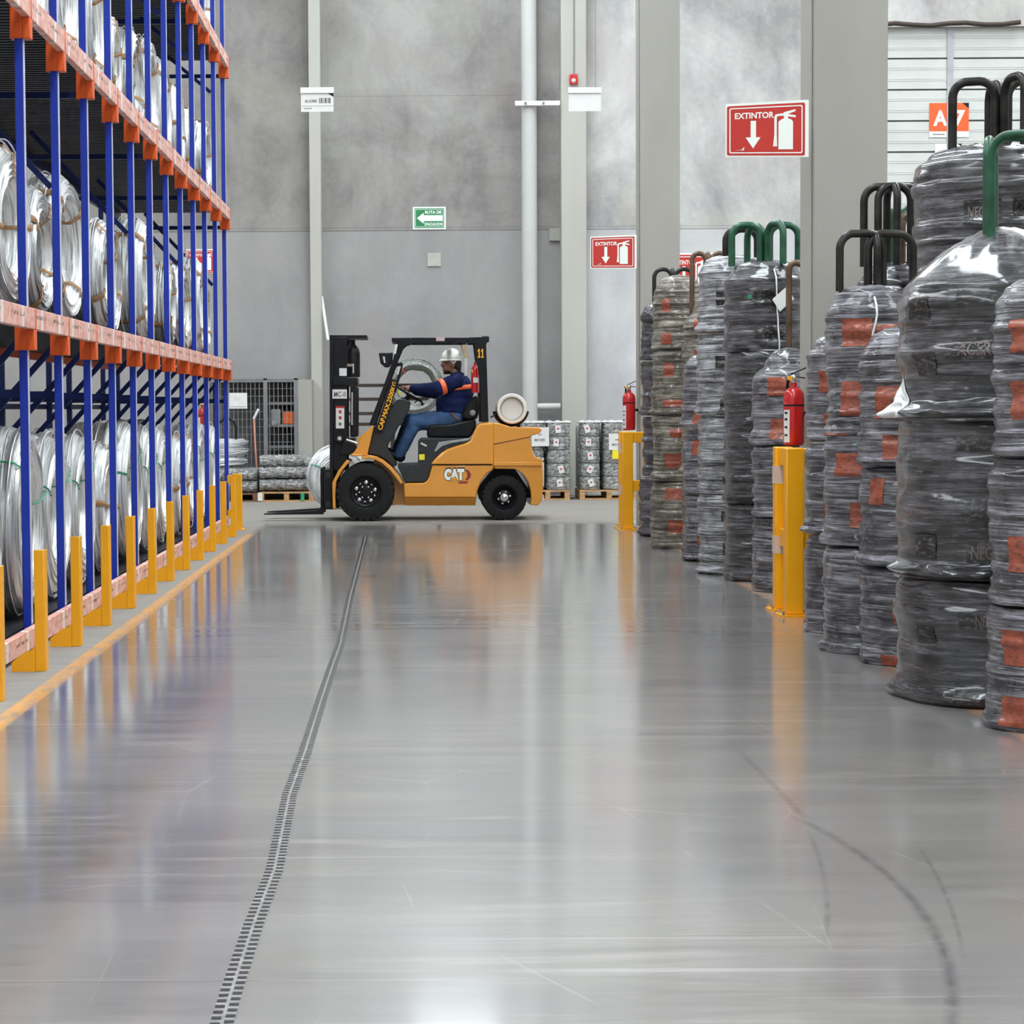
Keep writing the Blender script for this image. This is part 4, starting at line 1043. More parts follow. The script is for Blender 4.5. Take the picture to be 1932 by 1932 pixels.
# baled wire packs on the right pallets
def bale(x0, x1, y0, y1, z0, z1, seed, label):
    mb = MB(); n = 40; rows = 14; cx, cy = (x0+x1)/2, (y0+y1)/2; ax, ay = (x1-x0)/2, (y1-y0)/2
    def ringpt(k, z, sc=1.):
        a = 2*PI*k/n; ca, sa = math.cos(a), math.sin(a); e = .42
        q = noise.noise(Vector((ca*3, sa*3, z*34+seed*9)))*.014
        return Vector((cx+(ax*sc+q)*math.copysign(abs(ca)**e, ca), cy+(ay*sc+q)*math.copysign(abs(sa)**e, sa), z))
    for i in range(rows+1):
        t = i/rows; sc = 1-.05*(abs(2*t-1)**6)
        for k in range(n): mb.v.append(ringpt(k, z0+(z1-z0)*t, sc))
    for i in range(rows):
        for k in range(n): mb.f.append((i*n+k, i*n+(k+1) % n, (i+1)*n+(k+1) % n, (i+1)*n+k))
    mb.f.append(tuple(range(n))[::-1]); mb.f.append(tuple(rows*n+k for k in range(n)))
    root = thing('wire_bale', label, 'wire bale', (cx, cy, z0), 'silver wire bales stacked on the right pallets')
    mb.build('bale_body', 'bundle', root, 70)
    return root, cx, y0
lay = ['bottom', 'second', 'third', 'fourth', 'top']
cols = [(992, 1027), (1031, 1077), (1095, 1134), (1138, 1176)]
cn = ['hidden behind the forklift counterweight', 'just right of the forklift counterweight', 'midway between forklift and far yellow guard', 'just left of the far yellow guard']
for q, (a, b) in enumerate(cols):
    for l in range(5):
        z0 = .137+l*.188; z1 = z0+.184
        root, cx, y0 = bale(X(a,YPL)+.005, X(b,YPL)-.005, YPL+.03, YPL+.46, z0, z1, q*10+l, '%s silver wire bale %s' % (lay[l], cn[q]))
        if q in (1, 2) and l != 2 or (q, l) == (2, 2):
            tz = (z0+z1)/2+.01; tx = cx+random.Random(q*5+l).uniform(-.06, .06); an = random.Random(q*7+l).uniform(-.5, .5)
            M = Matrix.Rotation(an, 3, 'Y')
            t = MB().cbox((tx, y0-.022, tz), (.075, .004, .105), M).build('paper_tag', 'paper', root, 0)
            MB().cbox((tx, y0-.025, tz+.005), (.03, .002, .02), M).build('tag_print', 'signred', t, 0)
    tag(MB().box((X(a,YPL)+.0, YPL+.48, .137), (X(b,YPL), YPL+.92, .137+.90)).build('wire_bale', 'bundle', None, bevel=.04, origin=(X(a,YPL), YPL+.7, .137)), 'tall rear silver wire bale %s' % cn[q], 'wire bale')
    f = MB(); xa, xb = X(a,YPL), X(b,YPL)
    for k in range(9):
        f.ell((xa+(xb-xa)*(k+.5)/9, YPL+.25+.05*math.sin(k*2.3), 1.085), (.05, .22, .022+.012*math.sin(k*1.9)), 10, 6)
    tag(remeshed(f, 'cover_film', 'film', None, .014, 3, origin=((xa+xb)/2, YPL+.25, 1.08)), 'crumpled film on the bales %s' % cn[q], 'film')
for a, b, t0, t1, lab in ((1003,1036,806,842,'white NO MOVER notice right behind the forklift counterweight'), (1149,1184,818,849,'white NO MOVER notice partly hidden by the far yellow guard')):
    p0, p1 = P(a, t1, YPL-.03), P(b, t0, YPL-.03)
    s_, fn = board('paper_notice', lab, 'notice', p0.x, p1.x, p0.z, p1.z, YPL-.01, None, 0, .004, 'paper')
    put_text(MB(), 'NO', lambda u, v: fn(.36+u, .56+v, .002), .22, .13).build('lettering', 'inkgrey', s_, 0); put_text(MB(), 'MOVER', lambda u, v: fn(.18+u, .26+v, .002), .60, .14).build('lettering', 'inkgrey', s_, 0)
a, b = P(1155, 866, YPL), P(1172, 849, YPL)
tag(MB().box((a.x, YPL-.014, a.z), (b.x+.03, YPL-.008, b.z)).build('yellow_card', 'bright_yellow', None, 0, origin=a), 'yellow card under the NO MOVER notice beside the far guard', 'card')
# low bar stand with a big coil, behind the forklift
YR = 28.4
bs = thing('bar_stand', 'low dark brown bar stand behind the forklift cabin', 'stand', (X(760,YR), YR, 0))
xa, xb = X(655,YR), X(828,YR)
for x in (xa, (xa+xb)/2, xb): MB().box((x-.03, YR-.03, 0), (x+.03, YR+.03, 1.66 if x != xb else 1.66)).build('stand_post', 'brownbar', bs, 0)
for py in (727, 753, 780, 800):
    z = P(740, py, YR).z; MB().box((xa, YR-.061, z-.022), (xb, YR-.031, z+.022)).build('cross_bar', 'brownbar', bs, 0)
for sx in (xa, xb): MB().box((sx-.03, YR-.3, 0), (sx+.03, YR+.3, .04)).build('stand_foot', 'brownbar', bs, 0)
c = P(784, 731, YR-.20)
rc = thing('hoop_coil', 'large grey wire hoop with a red tie hung on the bar stand behind the driver', 'wire coil', (c.x, YR-.21, c.z))
me = coil_mesh('coil_body', .70, .48, .13, 77, 'Z', 'wiregrey', 48, .006); me.parent = rc
st = strap_mb(.70, .48, .13, 2.2, .022, 'Z', 77, .006).build('red_tie', 'reflect', None, 50); st.parent = rc
wt = MB().box((.12,.27,-.09),(.15,.36,-.082)).build('white_tag', 'paper', None, 0); wt.parent = rc
me.name = 'coil_body'; rc.rotation_euler = (PI/2, 0, 0)
for a, b, lab in ((744,757,'lemon yellow strap end on the bar stand left of the steering wheel'), (784,797,'lemon yellow strap end on the bar stand right of the steering wheel')):
    p0, p1 = P(a, 745, YR-.08), P(b, 739, YR-.08)
    tag(MB().prism([(p0.x, p0.z), (p1.x, p0.z), (p1.x-.02, p1.z+.01), (p0.x+.01, p1.z+.04)], YR-.09, YR-.062).build('strap_end', 'bright_yellow', None, 0, origin=p0), lab, 'strap')
# white coil standing behind the mast
yq = 27.4; cx = P(640, 900, yq).x
rc = thing('white_coil', 'white wrapped coil standing on the floor behind the forklift mast', 'wire coil', (cx, yq, .40))
me = coil_mesh('coil_body', .80, .42, .30, 55, 'Z', 'wireflat', 48, .008); me.parent = rc; rc.rotation_euler = (PI/2, 0, .35)
for k in range(3):
    st = strap_mb(.80, .42, .30, .6+2.1*k, .016, 'Z', 55, .008).build('strap', 'gtie', None, 50); st.parent = rc
# flat coils on a stand at the rack end
yq = 30.12; xq = P(414, 860, yq).x
sd = thing('bent_hook', 'dark bent tube hook standing in the flat coils beside the rack end', 'hook', (xq+.22, yq, .50))
MB().tube([(xq+.24, yq-.03, .51), (xq+.24, yq-.03, 1.03), (xq+.22, yq-.03, 1.11), (xq+.15, yq-.03, 1.16), (xq+.06, yq-.03, 1.15), (xq+.0, yq-.03, 1.1)], .02, 10).build('bent_tube', 'black', sd, 60)
for k in range(3):
    rc = thing('flat_coil', 'silver wire coil lying flat on the mesh rolls beside the rack, %s of three' % ['lowest', 'middle', 'topmost'][k], 'wire coil', (xq+.015*k, yq, .565+.125*k), 'flat coils beside the rack far end')
    me = coil_mesh('coil_body', .78-.03*k, .56, .105, 60+k, 'Z', 'wireflat', 48, .007); me.parent = rc
# fire extinguisher seen through the rack at the far wall
c = P(384, 805, 31.3)
extinguisher(c.x, 31.33, P(384,840,31.3).z, .08, .55, 'red fire extinguisher with white label seen through the rack bays', c.x+.1, True)
# ================================================================ forklift
Y0 = 24.24
def F(zx, zy, y=Y0):
    p = P(560+zx/3.864, 600+zy/3.864, y); return (p.x, p.z)
def Fv(zx, zy, y):
    q = F(zx, zy); return Vector((q[0], y, q[1]))
fx = (F(500,1270)[0]+F(1515,1310)[0])/2
fl = thing('forklift', 'yellow and black forklift with a gas tank crossing the end of the aisle', 'forklift', (fx, 24.8, 0))
def pr(pts, y0, y1, name, mat, parent=fl, bevel=.0, smooth=35, seg=2):
    return MB().prism([F(*p) for p in pts], y0, y1).build(name, mat, parent, smooth, bevel, seg=seg)
pr([(780,1205),(781,1311),(1310,1311),(1318,1260),(1345,1190),(1390,1135),(1440,1102),(1430,1072),(990,1072),(962,1165),(945,1192),(920,1203)], 24.30, 25.30, 'side_frame', 'cat', bevel=.018)
q0, q1, q2, q3 = F(782,1311.5), F(1310,1311.5), F(1304,1371), F(790,1371)
MB().add([(q0[0],24.30,q0[1]),(q1[0],24.30,q1[1]),(q2[0],24.40,q2[1]),(q3[0],24.40,q3[1]),(q0[0],25.30,q0[1]),(q1[0],25.30,q1[1]),(q2[0],25.20,q2[1]),(q3[0],25.20,q3[1])],
         [(0,1,2,3),(7,6,5,4),(0,4,5,1),(1,5,6,2),(2,6,7,3),(3,7,4,0)]).build('lower_sill', 'cat', fl, 0)
# bonnet with a creased shoulder
def loft(sections, name, mat, parent=fl, bevel=.0):
    """sections: list of (y, [(zx, zy)...]) with equal counts"""
    mb = MB(); n = len(sections[0][1])
    for y, pts in sections: mb.v += [Vector((F(*p)[0], y, F(*p)[1])) for p in pts]
    for s in range(len(sections)-1):
        for k in range(n): mb.f.append((s*n+k, s*n+(k+1) % n, (s+1)*n+(k+1) % n, (s+1)*n+k))
    mb.f.append(tuple(range(n))); mb.f.append(tuple((len(sections)-1)*n+k for k in range(n))[::-1])
    return mb.build(name, mat, parent, 40, bevel)
hood = [(985,1064),(990,1050),(1015,1020),(1055,982),(1100,955),(1160,935),(1225,915),(1265,890),(1285,850),(1310,795),(1328,775),(1350,768),(1424,764),(1428,1064)]
hood_i = [(1005,1064),(1008,1050),(1032,1022),(1070,985),(1112,958),(1168,938),(1232,916),(1270,890),(1290,848),(1313,792),(1330,772),(1352,765),(1424,760),(1428,1064)]
loft([(24.285, [(x+(1 if x < 1400 else 0)*14, y+10 if y < 1060 else y) for x, y in hood]), (24.31, hood), (24.42, hood_i), (25.18, hood_i), (25.29, hood), (25.315, [(x+14, y+10 if y < 1060 else y) for x, y in hood])], 'bonnet', 'cat')
pr([(1000,1064),(1424,1064),(1424,1071),(1000,1071)], 24.292, 24.3, 'seam', 'black', smooth=0)
cw = [(1433,764),(1480,768),(1520,780),(1560,793),(1620,797),(1700,797),(1770,800),(1788,812),(1786,826),(1765,842),(1702,864),(1706,910),(1722,975),(1735,1012),(1770,1022),(1792,1045),(1796,1180),(1793,1300),(1780,1345),(1760,1366),(1702,1366),(1712,1320),(1706,1260),(1690,1200),(1660,1150),(1615,1112),(1590,1102),(1445,1100),(1433,1066)]
pr(cw, 24.28, 25.32, 'counterweight', 'cat', bevel=.022, seg=3)
MB().prism([F(*p) for p in [(1436,918),(1700,866),(1700,870),(1436,923)]], 24.276, 24.2795).build('counterweight_crease_shade', 'black', fl, 0)  # black strip painted in for the shade along the crease
pr([(1436,1052),(1770,1052),(1785,1068),(1785,1078),(1436,1078)], 24.26, 24.2795, 'trim_ledge', 'cat', bevel=.004)
pr([(1425,764),(1432,764),(1432,1098),(1425,1066)], 24.29, 25.31, 'body_gap', 'yellow', smooth=0)
for z0, z1 in ((1020,1045),(1050,1235),(1290,1335)): pr([(1786,z0),(1806,z0+4),(1806,z1-4),(1786,z1)], 24.33, 24.5, 'tail_light', 'white', bevel=.006)
# dark inner bodywork
pr([(945,880),(1270,876),(1276,884),(1255,903),(1160,930),(1098,950),(1052,978),(1012,1018),(986,1052),(984,1068),(960,1165),(940,1192),(918,1198),(784,1198),(735,1085),(735,1072),(884,1068),(884,905),(905,880)], 24.305, 25.295, 'seat_deck', 'plastic', bevel=.008)
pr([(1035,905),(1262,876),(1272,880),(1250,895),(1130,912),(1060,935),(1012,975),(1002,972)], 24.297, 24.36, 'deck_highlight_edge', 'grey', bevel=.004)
pr([(892,995),(932,993),(932,1035),(893,1036)], 24.299, 24.306, 'yellow_decal', 'bright_yellow', smooth=0)
pr([(905,905),(950,928),(945,940),(902,920)], 24.297, 24.3045, 'grab_clip', 'chrome', smooth=0)
dash = [(513,992),(545,860),(560,800),(595,770),(640,700),(700,640),(735,592),(790,590),(832,612),(815,680),(775,745),(735,800),(700,870),(668,915),(655,950),(690,1000),(733,1075),(700,1088),(655,1040),(600,1008)]
pr(dash, 24.40, 25.20, 'dashboard', 'plastic', bevel=.012)
pr([(384,1004),(392,996),(420,975),(472,880),(550,782),(562,790),(556,812),(514,992),(520,1002),(470,1006)], 24.32, 25.28, 'front_cowl', 'cat', bevel=.008)
pr([(432,890),(540,790),(470,884),(440,925)], 25.0, 25.27, 'far_cowl_wing', 'yellow', smooth=0)
fend = [(470,1012),(520,1000),(575,1008),(630,1035),(690,1085),(740,1145),(775,1200)]
fi = [(x-8, y+26) for x, y in fend[::-1]]
for y0, y1 in ((24.245, 24.50), (25.10, 25.355)):
    pr(fend+[(758,1212),(722,1165),(678,1110),(622,1060),(572,1034),(520,1026),(474,1036)], y0, y1, 'front_fender', 'cat', bevel=.006)
    pr([(262,1392),(258,1200),(300,1115),(362,1035),(388,1045),(332,1110),(288,1190),(280,1300),(284,1392)], y0+.02, y1-.02, 'fender_front_lip', 'cat', bevel=.006)
pr([(384,997),(470,995),(472,1010),(420,1006)], 24.25, 24.5, 'fender_tip', 'cat', bevel=.004)
pr([(412,1010),(440,1010),(432,1036),(420,1036)], 24.27, 24.32, 'marker_lamp', 'white', smooth=0)
pr([(560,1040),(700,1090),(775,1200),(788,1370),(700,1370),(520,1150)], 24.52, 25.08, 'inner_arch', 'cat', smooth=0)
pr([(1320,1260),(1450,1102),(1600,1104),(1704,1260),(1712,1320),(1660,1335),(1340,1335)], 24.62, 24.98, 'steer_axle', 'black', smooth=0)
# wheels
def wheel(zx, zy, R, rim, w, y0, side, kind):
    x, z = F(zx, zy); h = w/2; yc = y0+h; R = z-.0015
    s = -1 if side == 'near' else 1
    name = 'front_wheel' if kind == 'f' else 'rear_wheel'
    prof = [(rim*1.02,-h*.78),(rim*1.18,-h*.96),(R*.80,-h),(R*.93,-h*.9),(R*.985,-h*.68),(R,-h*.5),(R,h*.5),(R*.985,h*.68),(R*.93,h*.9),(R*.80,h),(rim*1.18,h*.96),(rim*1.02,h*.78)]
    t = MB().lathe(prof, (x, yc, z), 56, 'Y', True)
    tr = t; n0 = len(t.v); N = 26
    for k in range(N):
        for q in (-1, 1):
            a = 2*PI*(k+(.25 if q > 0 else -.25))/N; M = Matrix.Rotation(-a, 3, 'Y')
            tr.cbox(Vector((x, yc, z))+M @ Vector((R*.955, q*h*.60, 0)), (R*.085, h*.62, R*.13), M)
    for v in tr.v: v.z = max(v.z, .0005)
    wh = t.build(name, 'rubber', fl, 30)
    ys = yc+s*h
    rp = [(rim*1.03,.0),(rim*.98,.02),(rim*.86,.03),(rim*.80,.055),(rim*.55,.06),(rim*.5,.04),(rim*.30,.035),(rim*.28,.01),(.0,.006)] if kind == 'f' else [(rim*1.03,.0),(rim*.97,.015),(rim*.8,.04),(rim*.72,.06),(rim*.6,.045),(rim*.4,.035),(rim*.0,.03)]
    rm = MB().lathe([(r, -s*(d+.012)) for r, d in rp], (x, ys, z), 40, 'Y', cap=False).build('rim', 'black', wh, 30)
    nb = MB()
    n1, rr = (10, .68) if kind == 'f' else (6, .52)
    for k in range(n1):
        a = 2*PI*k/n1+.25; big = kind == 'f' and k % 2 == 0
        nb.lathe([(.021 if big else .014, 0), (.021 if big else .014, s*.028), (.008, s*.034)], (x+rim*rr*math.cos(a), ys-s*.068 if kind == 'f' else ys-s*.05, z+rim*rr*math.sin(a)), 8, 'Y')
    if kind == 'f':
        for k in range(6):
            a = 2*PI*k/6; nb.lathe([(.010, 0), (.010, s*.02)], (x+rim*.42*math.cos(a), ys-s*.05, z+rim*.42*math.sin(a)), 6, 'Y')
    else: nb.lathe([(.048, 0), (.046, s*.04), (.03, s*.055), (.0, s*.06)], (x, ys-s*.05, z), 18, 'Y')
    nb.build('wheel_nuts', 'chrome', rm, 40)
for side, ya in (('near', 24.24), ('far', 25.14)): wheel(500, 1270, .33, .165, .22, ya, side, 'f')
for side, ya in (('near', 24.315), ('far', 25.10)): wheel(1515, 1312, .27, .135, .185, ya, side, 'r')
# overhead guard
og = []
for y0, y1 in ((24.36, 24.43), (25.17, 25.24)):
    mb = MB()
    mb.prism([F(*p) for p in [(524,778),(566,790),(692,420),(742,282),(772,212),(800,186),(832,178),(832,140),(700,142),(728,200),(700,300),(640,470)]], y0, y1)
    mb.prism([F(*p) for p in [(833,178),(1250,178),(1256,140),(833,140)]], y0, y1)
    mb.prism([F(*p) for p in [(1256,178),(1300,178),(1330,420),(1346,760),(1400,758),(1383,178),(1405,172),(1405,134),(1256,138)]], y0, y1)
    g_ = mb.build('overhead_guard_frame', 'black', fl, 0, .006)
    if y0 < 25: near_leg = g_
sl = MB()
for q in range(7):
    zx = 745+q*88; a, b = F(zx, 150), F(zx+34, 165)
    sl.box((a[0], 24.431, b[1]), (b[0], 25.169, a[1]))
sl.build('roof_bars', 'black', fl, 0)
MB().box((F(690,0)[0], 24.35, F(0,176)[1]), (F(745,0)[0], 25.25, F(0,146)[1])).build('roof_front_bar', 'black', fl, bevel=.006)
MB().box((F(1352,0)[0], 24.431, F(0,176)[1]), (F(1404,0)[0], 25.169, F(0,136)[1])).build('roof_rear_bar', 'black', fl, bevel=.006)
pr([(1015,138),(1080,138),(1078,166),(1017,166)], 24.352, 24.3595, 'roof_plate', simple('pink_grey_plate', (.5,.38,.37), .5), smooth=0)
pr([(716,190),(736,190),(722,262),(702,262)], 24.34, 24.41, 'work_light', 'white', bevel=.008)
pr([(594,252),(700,248),(694,318),(672,356),(640,358),(608,328)], 24.40, 24.56, 'headlight_housing', 'black', bevel=.012)
pr([(625,278),(640,278),(646,326),(634,324)], 24.385, 24.398, 'headlight_lens', 'chrome', smooth=0)
pr([(730,326),(768,322),(774,346),(722,545),(706,545),(748,350),(726,350)], 24.33, 24.358, 'grab_handle', 'black', bevel=.008)
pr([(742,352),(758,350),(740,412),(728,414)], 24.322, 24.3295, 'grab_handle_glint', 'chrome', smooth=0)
# capacity lettering up the front leg
p0, p1 = Fv(572,805,0), Fv(686,455,0)
d = Vector((p1.x-p0.x, 0, p1.z-p0.z)); L = d.length; d.normalize(); nn = Vector((-d.z, 0, d.x))
org = Vector((p0.x, 24.352, p0.z)); 
lb = MB().add([org-nn*.012, org+d*L-nn*.012, org+d*L-nn*.085, org-nn*.085], [(0,1,2,3)])
put_text(MB(), 'X', lambda u, v: Vector((0,0,0)), 1, 1)
tx = MB(); put_text(tx, 'CAP.MAX.2500KG', lambda u, v: org+Vector((0,-.001,0))+d*u-nn*.078+nn*v, L, .056, .03)
tx.build('capacity_lettering', 'yprint', near_leg, 0)
lb2 = [(q.x, q.z) for q in (org+d*(-.02)-nn*.004, org+d*(L+.02)-nn*.004, org+d*(L+.02)-nn*.088, org+d*(-.02)-nn*.088)]
MB().prism(lb2, 24.3525, 24.359).build('lettering_plate', 'black', near_leg, 0)
tx = MB(); a, b = F(1318,288), F(1368,222)
W_, H_ = (b[0]-a[0])/2, b[1]-a[1]
for q in (0, 1): tx.add([Vector((a[0]+W_*(q+u), 24.3575, a[1]+H_*v)) for u, v in ((.12,0),(.88,0),(.88,.16),(.70,.16),(.70,1),(.42,1),(.10,.80),(.10,.62),(.38,.74),(.38,.16),(.12,.16))], [tuple(range(11))])
tx.build('fleet_number', 'yprint', near_leg, 0)
# mast, carriage and forks
def rect(za, zb, zc, zd): return [(za, zb), (zc, zb), (zc, zd), (za, zd)]
for y0, y1 in ((24.42, 24.50), (25.08, 25.16)):
    m_ = pr(rect(235,120,262,1108), y0-.02, y1+.02, 'mast_outer_rail', 'black', bevel=.004)
    pr(rect(263,135,362,1110), y0, y1, 'mast_inner_rail', 'black', bevel=.004)
    pr(rect(386,500,436,870), y0+.0, y1-.0, 'lift_cylinder', 'black', bevel=.015)
    MB().tube([Fv(400,540,y0-.01), Fv(400,780,y0-.01)], .013, 10).build('cylinder_rod', 'chrome', fl, 60)
pr(rect(263,120,508,144), 24.46, 25.12, 'mast_top_plate', 'black', bevel=.004)
pr(rect(250,432,438,492), 24.40, 25.16, 'mast_cross_member', 'black', bevel=.006)
pr(rect(263,880,420,1000), 24.5005, 25.0795, 'mast_lower_cross_member', 'black', bevel=.006)
ht = MB().lathe([(.0,0),(.085,.0),(.085,.27),(.072,.33),(.03,.38),(.03,.43),(.0,.43)], (Fv(398,0,0).x, 24.62, F(0,430)[1]), 18).build('hydraulic_reservoir', 'black', fl, 40)
pr([(368,150),(402,160),(384,215),(366,230)], 24.56, 24.66, 'chain_pulley', 'plastic', bevel=.004)
pr(rect(352,330,410,350), 24.525, 24.5345, 'reservoir_decal', simple('rose_decal', (.42,.25,.23), .5), smooth=0)
pr(rect(402,330,411,400), 24.515, 24.5245, 'reservoir_glint', 'chrome', smooth=0)  # chrome strip drawn as a glint on the reservoir
pr(rect(306,364,360,420), 24.412, 24.4195, 'white_sticker', 'paper', bevel=0, smooth=0)
plate = pr(rect(256,520,362,587), 24.388, 24.395, 'number_plate', 'paper', smooth=0)
tx = MB(); a, b = F(268,575), F(352,535); put_text(tx, 'MC-II', lambda u, v: Vector((a[0]+u, 24.386, a[1]+v)), b[0]-a[0], b[1]-a[1], .02); tx.build('plate_lettering', 'inkgrey', plate, 0)
wl = pr(rect(281,642,342,806), 24.410, 24.4175, 'warning_label', 'paper', smooth=0)
pr(rect(281,642,342,656), 24.407, 24.4095, 'warning_band', 'signred', wl, smooth=0)
for k, m_ in ((672,'signred'), (716,'signred'), (762,'inkgrey')): pr([(300,k),(322,k+2),(322,k+22),(304,k+24)], 24.407, 24.4095, 'warning_pictogram', m_, wl, smooth=0)
MB().lathe([(.0,0),(.05,0),(.055,.03),(.055,.06),(.0,.06)], (F(302,0)[0], 24.35, F(0,880)[1]), 20, 'Y').build('hose_reel', 'black', fl, 40)
MB().lathe([(.0,0),(.024,0),(.024,.012),(.0,.012)], (F(302,0)[0], 24.335, F(0,880)[1]), 14, 'Y').build('reel_hub', 'chrome', fl, 40)
MB().tube([Fv(360,888,24.36), Fv(440,915,24.36)], .016, 10).build('tilt_cylinder_rod', 'chrome', fl, 60)
pr([(335,895),(420,930),(450,945),(430,985),(400,1000),(300,1000)], 24.40, 24.48, 'tilt_bracket', 'black', bevel=.006)
pr(rect(192,1108,262,1400), 24.40, 25.18, 'carriage', 'black', bevel=.006)
pr(rect(208,1128,238,1168), 24.388, 24.3995, 'carriage_roller', 'plastic', smooth=0); pr(rect(208,1340,238,1382), 24.388, 24.3995, 'carriage_roller', 'plastic', smooth=0)
fz = F(0,1440)[1]; xt = F(-265,0)[0]
for y0 in (24.46, 24.98):
    a, b = F(152,1098), F(190,1410)
    MB().prism([(a[0]+.02, a[1]), (b[0]-.001, a[1]), (b[0]-.001, fz), (xt, fz), (xt, fz+.012), (a[0]+.02-.05, fz+.045), (a[0]+.02, fz+.07)], y0, y0+.12).build('fork', 'black', fl, 0, .004)
MB().prism([F(*p) for p in rect(262,1120,300,1395)], 24.55, 25.03).build('drive_axle_face', 'black', fl, 0)
MB().lathe([(.10,0),(.10,.62)], (F(500,0)[0], 24.46+.03, F(0,1270)[1]), 18, 'Y').build('front_axle', 'black', fl, 40)
# seat, wheel, tank
pr([(950,800),(975,780),(1120,775),(1290,735),(1315,745),(1310,800),(1285,850),(1265,874),(950,874)], 24.56, 25.04, 'seat_cushion', 'vinyl', bevel=.025, seg=3)
pr([(1200,720),(1235,640),(1290,575),(1325,560),(1335,590),(1330,700),(1320,740),(1240,745)], 24.54, 25.06, 'seat_backrest', 'vinyl', bevel=.03, seg=3)
MB().ell(Fv(1287,693,24.53), (.035,.02,.035)).build('recliner_knob', 'grey', fl, 60)
x, z = F(1572,662); R = .172
tk = MB().lathe([(.0,.06),(R*.70,.055),(R*.74,.02),(R*.80,.0),(R*.95,.0),(R,.03),(R,.09),(R*.97,.11),(R*.97,.66),(R*.9,.72),(R*.6,.77),(.0,.78)], (x, 24.36, z), 40, 'Y').build('gas_tank', 'tankrust', fl, 35)
MB().lathe([(R*.80,-.004),(R*.96,-.004),(R*1.02,.02),(R*1.02,.075),(R*.985,.08),(R*.80,.01)], (x, 24.36, z), 40, 'Y', True).build('tank_collar', 'tank', tk, 35)
MB().lathe([(.0,.052),(R*.70,.046),(R*.73,.05),(.0,.056)], (x, 24.36, z), 40, 'Y').build('tank_end', 'tank', tk, 35)
br = MB()
for yb in (24.50, 24.95):
    br.tube([(x+(R+.018)*math.cos(a), yb, z+(R+.018)*math.sin(a)) for a in [PI*1.05+PI*.9*q/12 for q in range(13)]], .016, 8)
    for q in (-.09, .09): br.box((x+q-.012, yb-.012, F(0,797)[1]-.02), (x+q+.012, yb+.012, z-math.sqrt((R+.018)**2-q*q)+.004))
br.build('tank_cradle', 'black', fl, 40)
MB().tube([Fv(1420,725,24.6), Fv(1445,712,24.6), Fv(1470,722,24.6), Fv(1478,700,24.6)], .010, 8).build('gas_hose', 'black', fl, 60)
e_ = MB().lathe([(.0,0),(.045,.0),(.047,.26),(.035,.30),(.014,.32),(.014,.35),(.0,.35)], (F(1302,0)[0], 24.50, F(0,552)[1]), 18).build('cab_extinguisher', 'red', fl, 40)
pr(rect(1290,432,1328,470), 24.442, 24.4525, 'extinguisher_label', 'paper', e_, smooth=0)
pr([(1272,372),(1312,382),(1310,404),(1280,396)], 24.46, 24.52, 'extinguisher_head', 'yprint', e_, bevel=.004)
pr(rect(1225,290,1248,420), 24.56, 24.60, 'rear_lamp', 'paper', bevel=.008)
pr([(1202,180),(1250,180),(1254,270),(1240,330),(1225,250)], 25.05, 25.12, 'lamp_bracket', simple('tan_bracket', (.55,.44,.25), .5), bevel=.006)
# badge
yb = 24.2995
bx = lambda u, v: Vector((F(1068+u,0)[0], yb-.003, F(0,1192-v)[1]))
bg = MB(); put_text(bg, 'CAT', lambda u, v: Vector((F(1064+u,0)[0], yb-.0012, F(0,1197-v)[1])), 156, 100, .13)
bdg = bg.build('badge_outline', 'ink', fl, 0)
bg = MB(); put_text(bg, 'CAT', bx, 148, 86, .085); bg.build('badge_lettering', 'signwhite', bdg, 0)
MB().add([Vector((F(p,0)[0], yb-.0045, F(0,q)[1])) for p, q in ((1108,1194),(1146,1158),(1184,1194))], [(0,1,2)]).build('badge_triangle', 'cat', bdg, 0)
MB().add([Vector((F(p,0)[0], yb-.0008, F(0,q)[1])) for p, q in ((1216,1112),(1248,1118),(1266,1148),(1262,1172),(1240,1192),(1218,1192),(1238,1166),(1236,1136))], [tuple(range(8))]).add([Vector((F(p,0)[0], yb-.0008, F(0,q)[1])) for p, q in ((1178,1200),(1246,1200),(1236,1216),(1170,1216))], [(0,1,2,3)]).build('badge_swoosh', simple('dark_red_print', (.30,.02,.03), .4), bdg, 0)
# steering
def H(zx, zy, dy=0.):
    p = P(720+zx/7.727, 630+zy/7.727, 24.74); return Vector((p.x, 24.80+dy, p.z))
c = H(410, 885); ax = (H(590,1000)-H(250,800)); ax.y = 0; ax.normalize(); nrm = Vector((-ax.z, 0, ax.x)); 
if nrm.z < 0: nrm = -nrm
SWR = .165
sw = MB().tube([c+ax*SWR*math.cos(a)+Vector((0,1,0))*SWR*math.sin(a) for a in [2*PI*k/36 for k in range(36)]], .013, 10, True)
for a in (0, 2*PI/3, 4*PI/3): sw.tube([c-nrm*.02, c+ax*SWR*math.cos(a)+Vector((0,1,0))*SWR*math.sin(a)], .009, 8)
sw = sw.build('steering_wheel', 'vinyl', fl, 60)
MB().tube([c-nrm*.02, c-nrm*.28-ax*.06], .028, 12).build('steering_column', 'black', fl, 60)
for q, dy in enumerate((-.05, .03, .11)):
    MB().tube([H(480,1000,.2+dy), H(540,960,.2+dy), H(590,1010,.2+dy)], .008, 8).ell(H(595,1022,.2+dy), (.018,.018,.018)).build('lever', 'black', fl, 60)
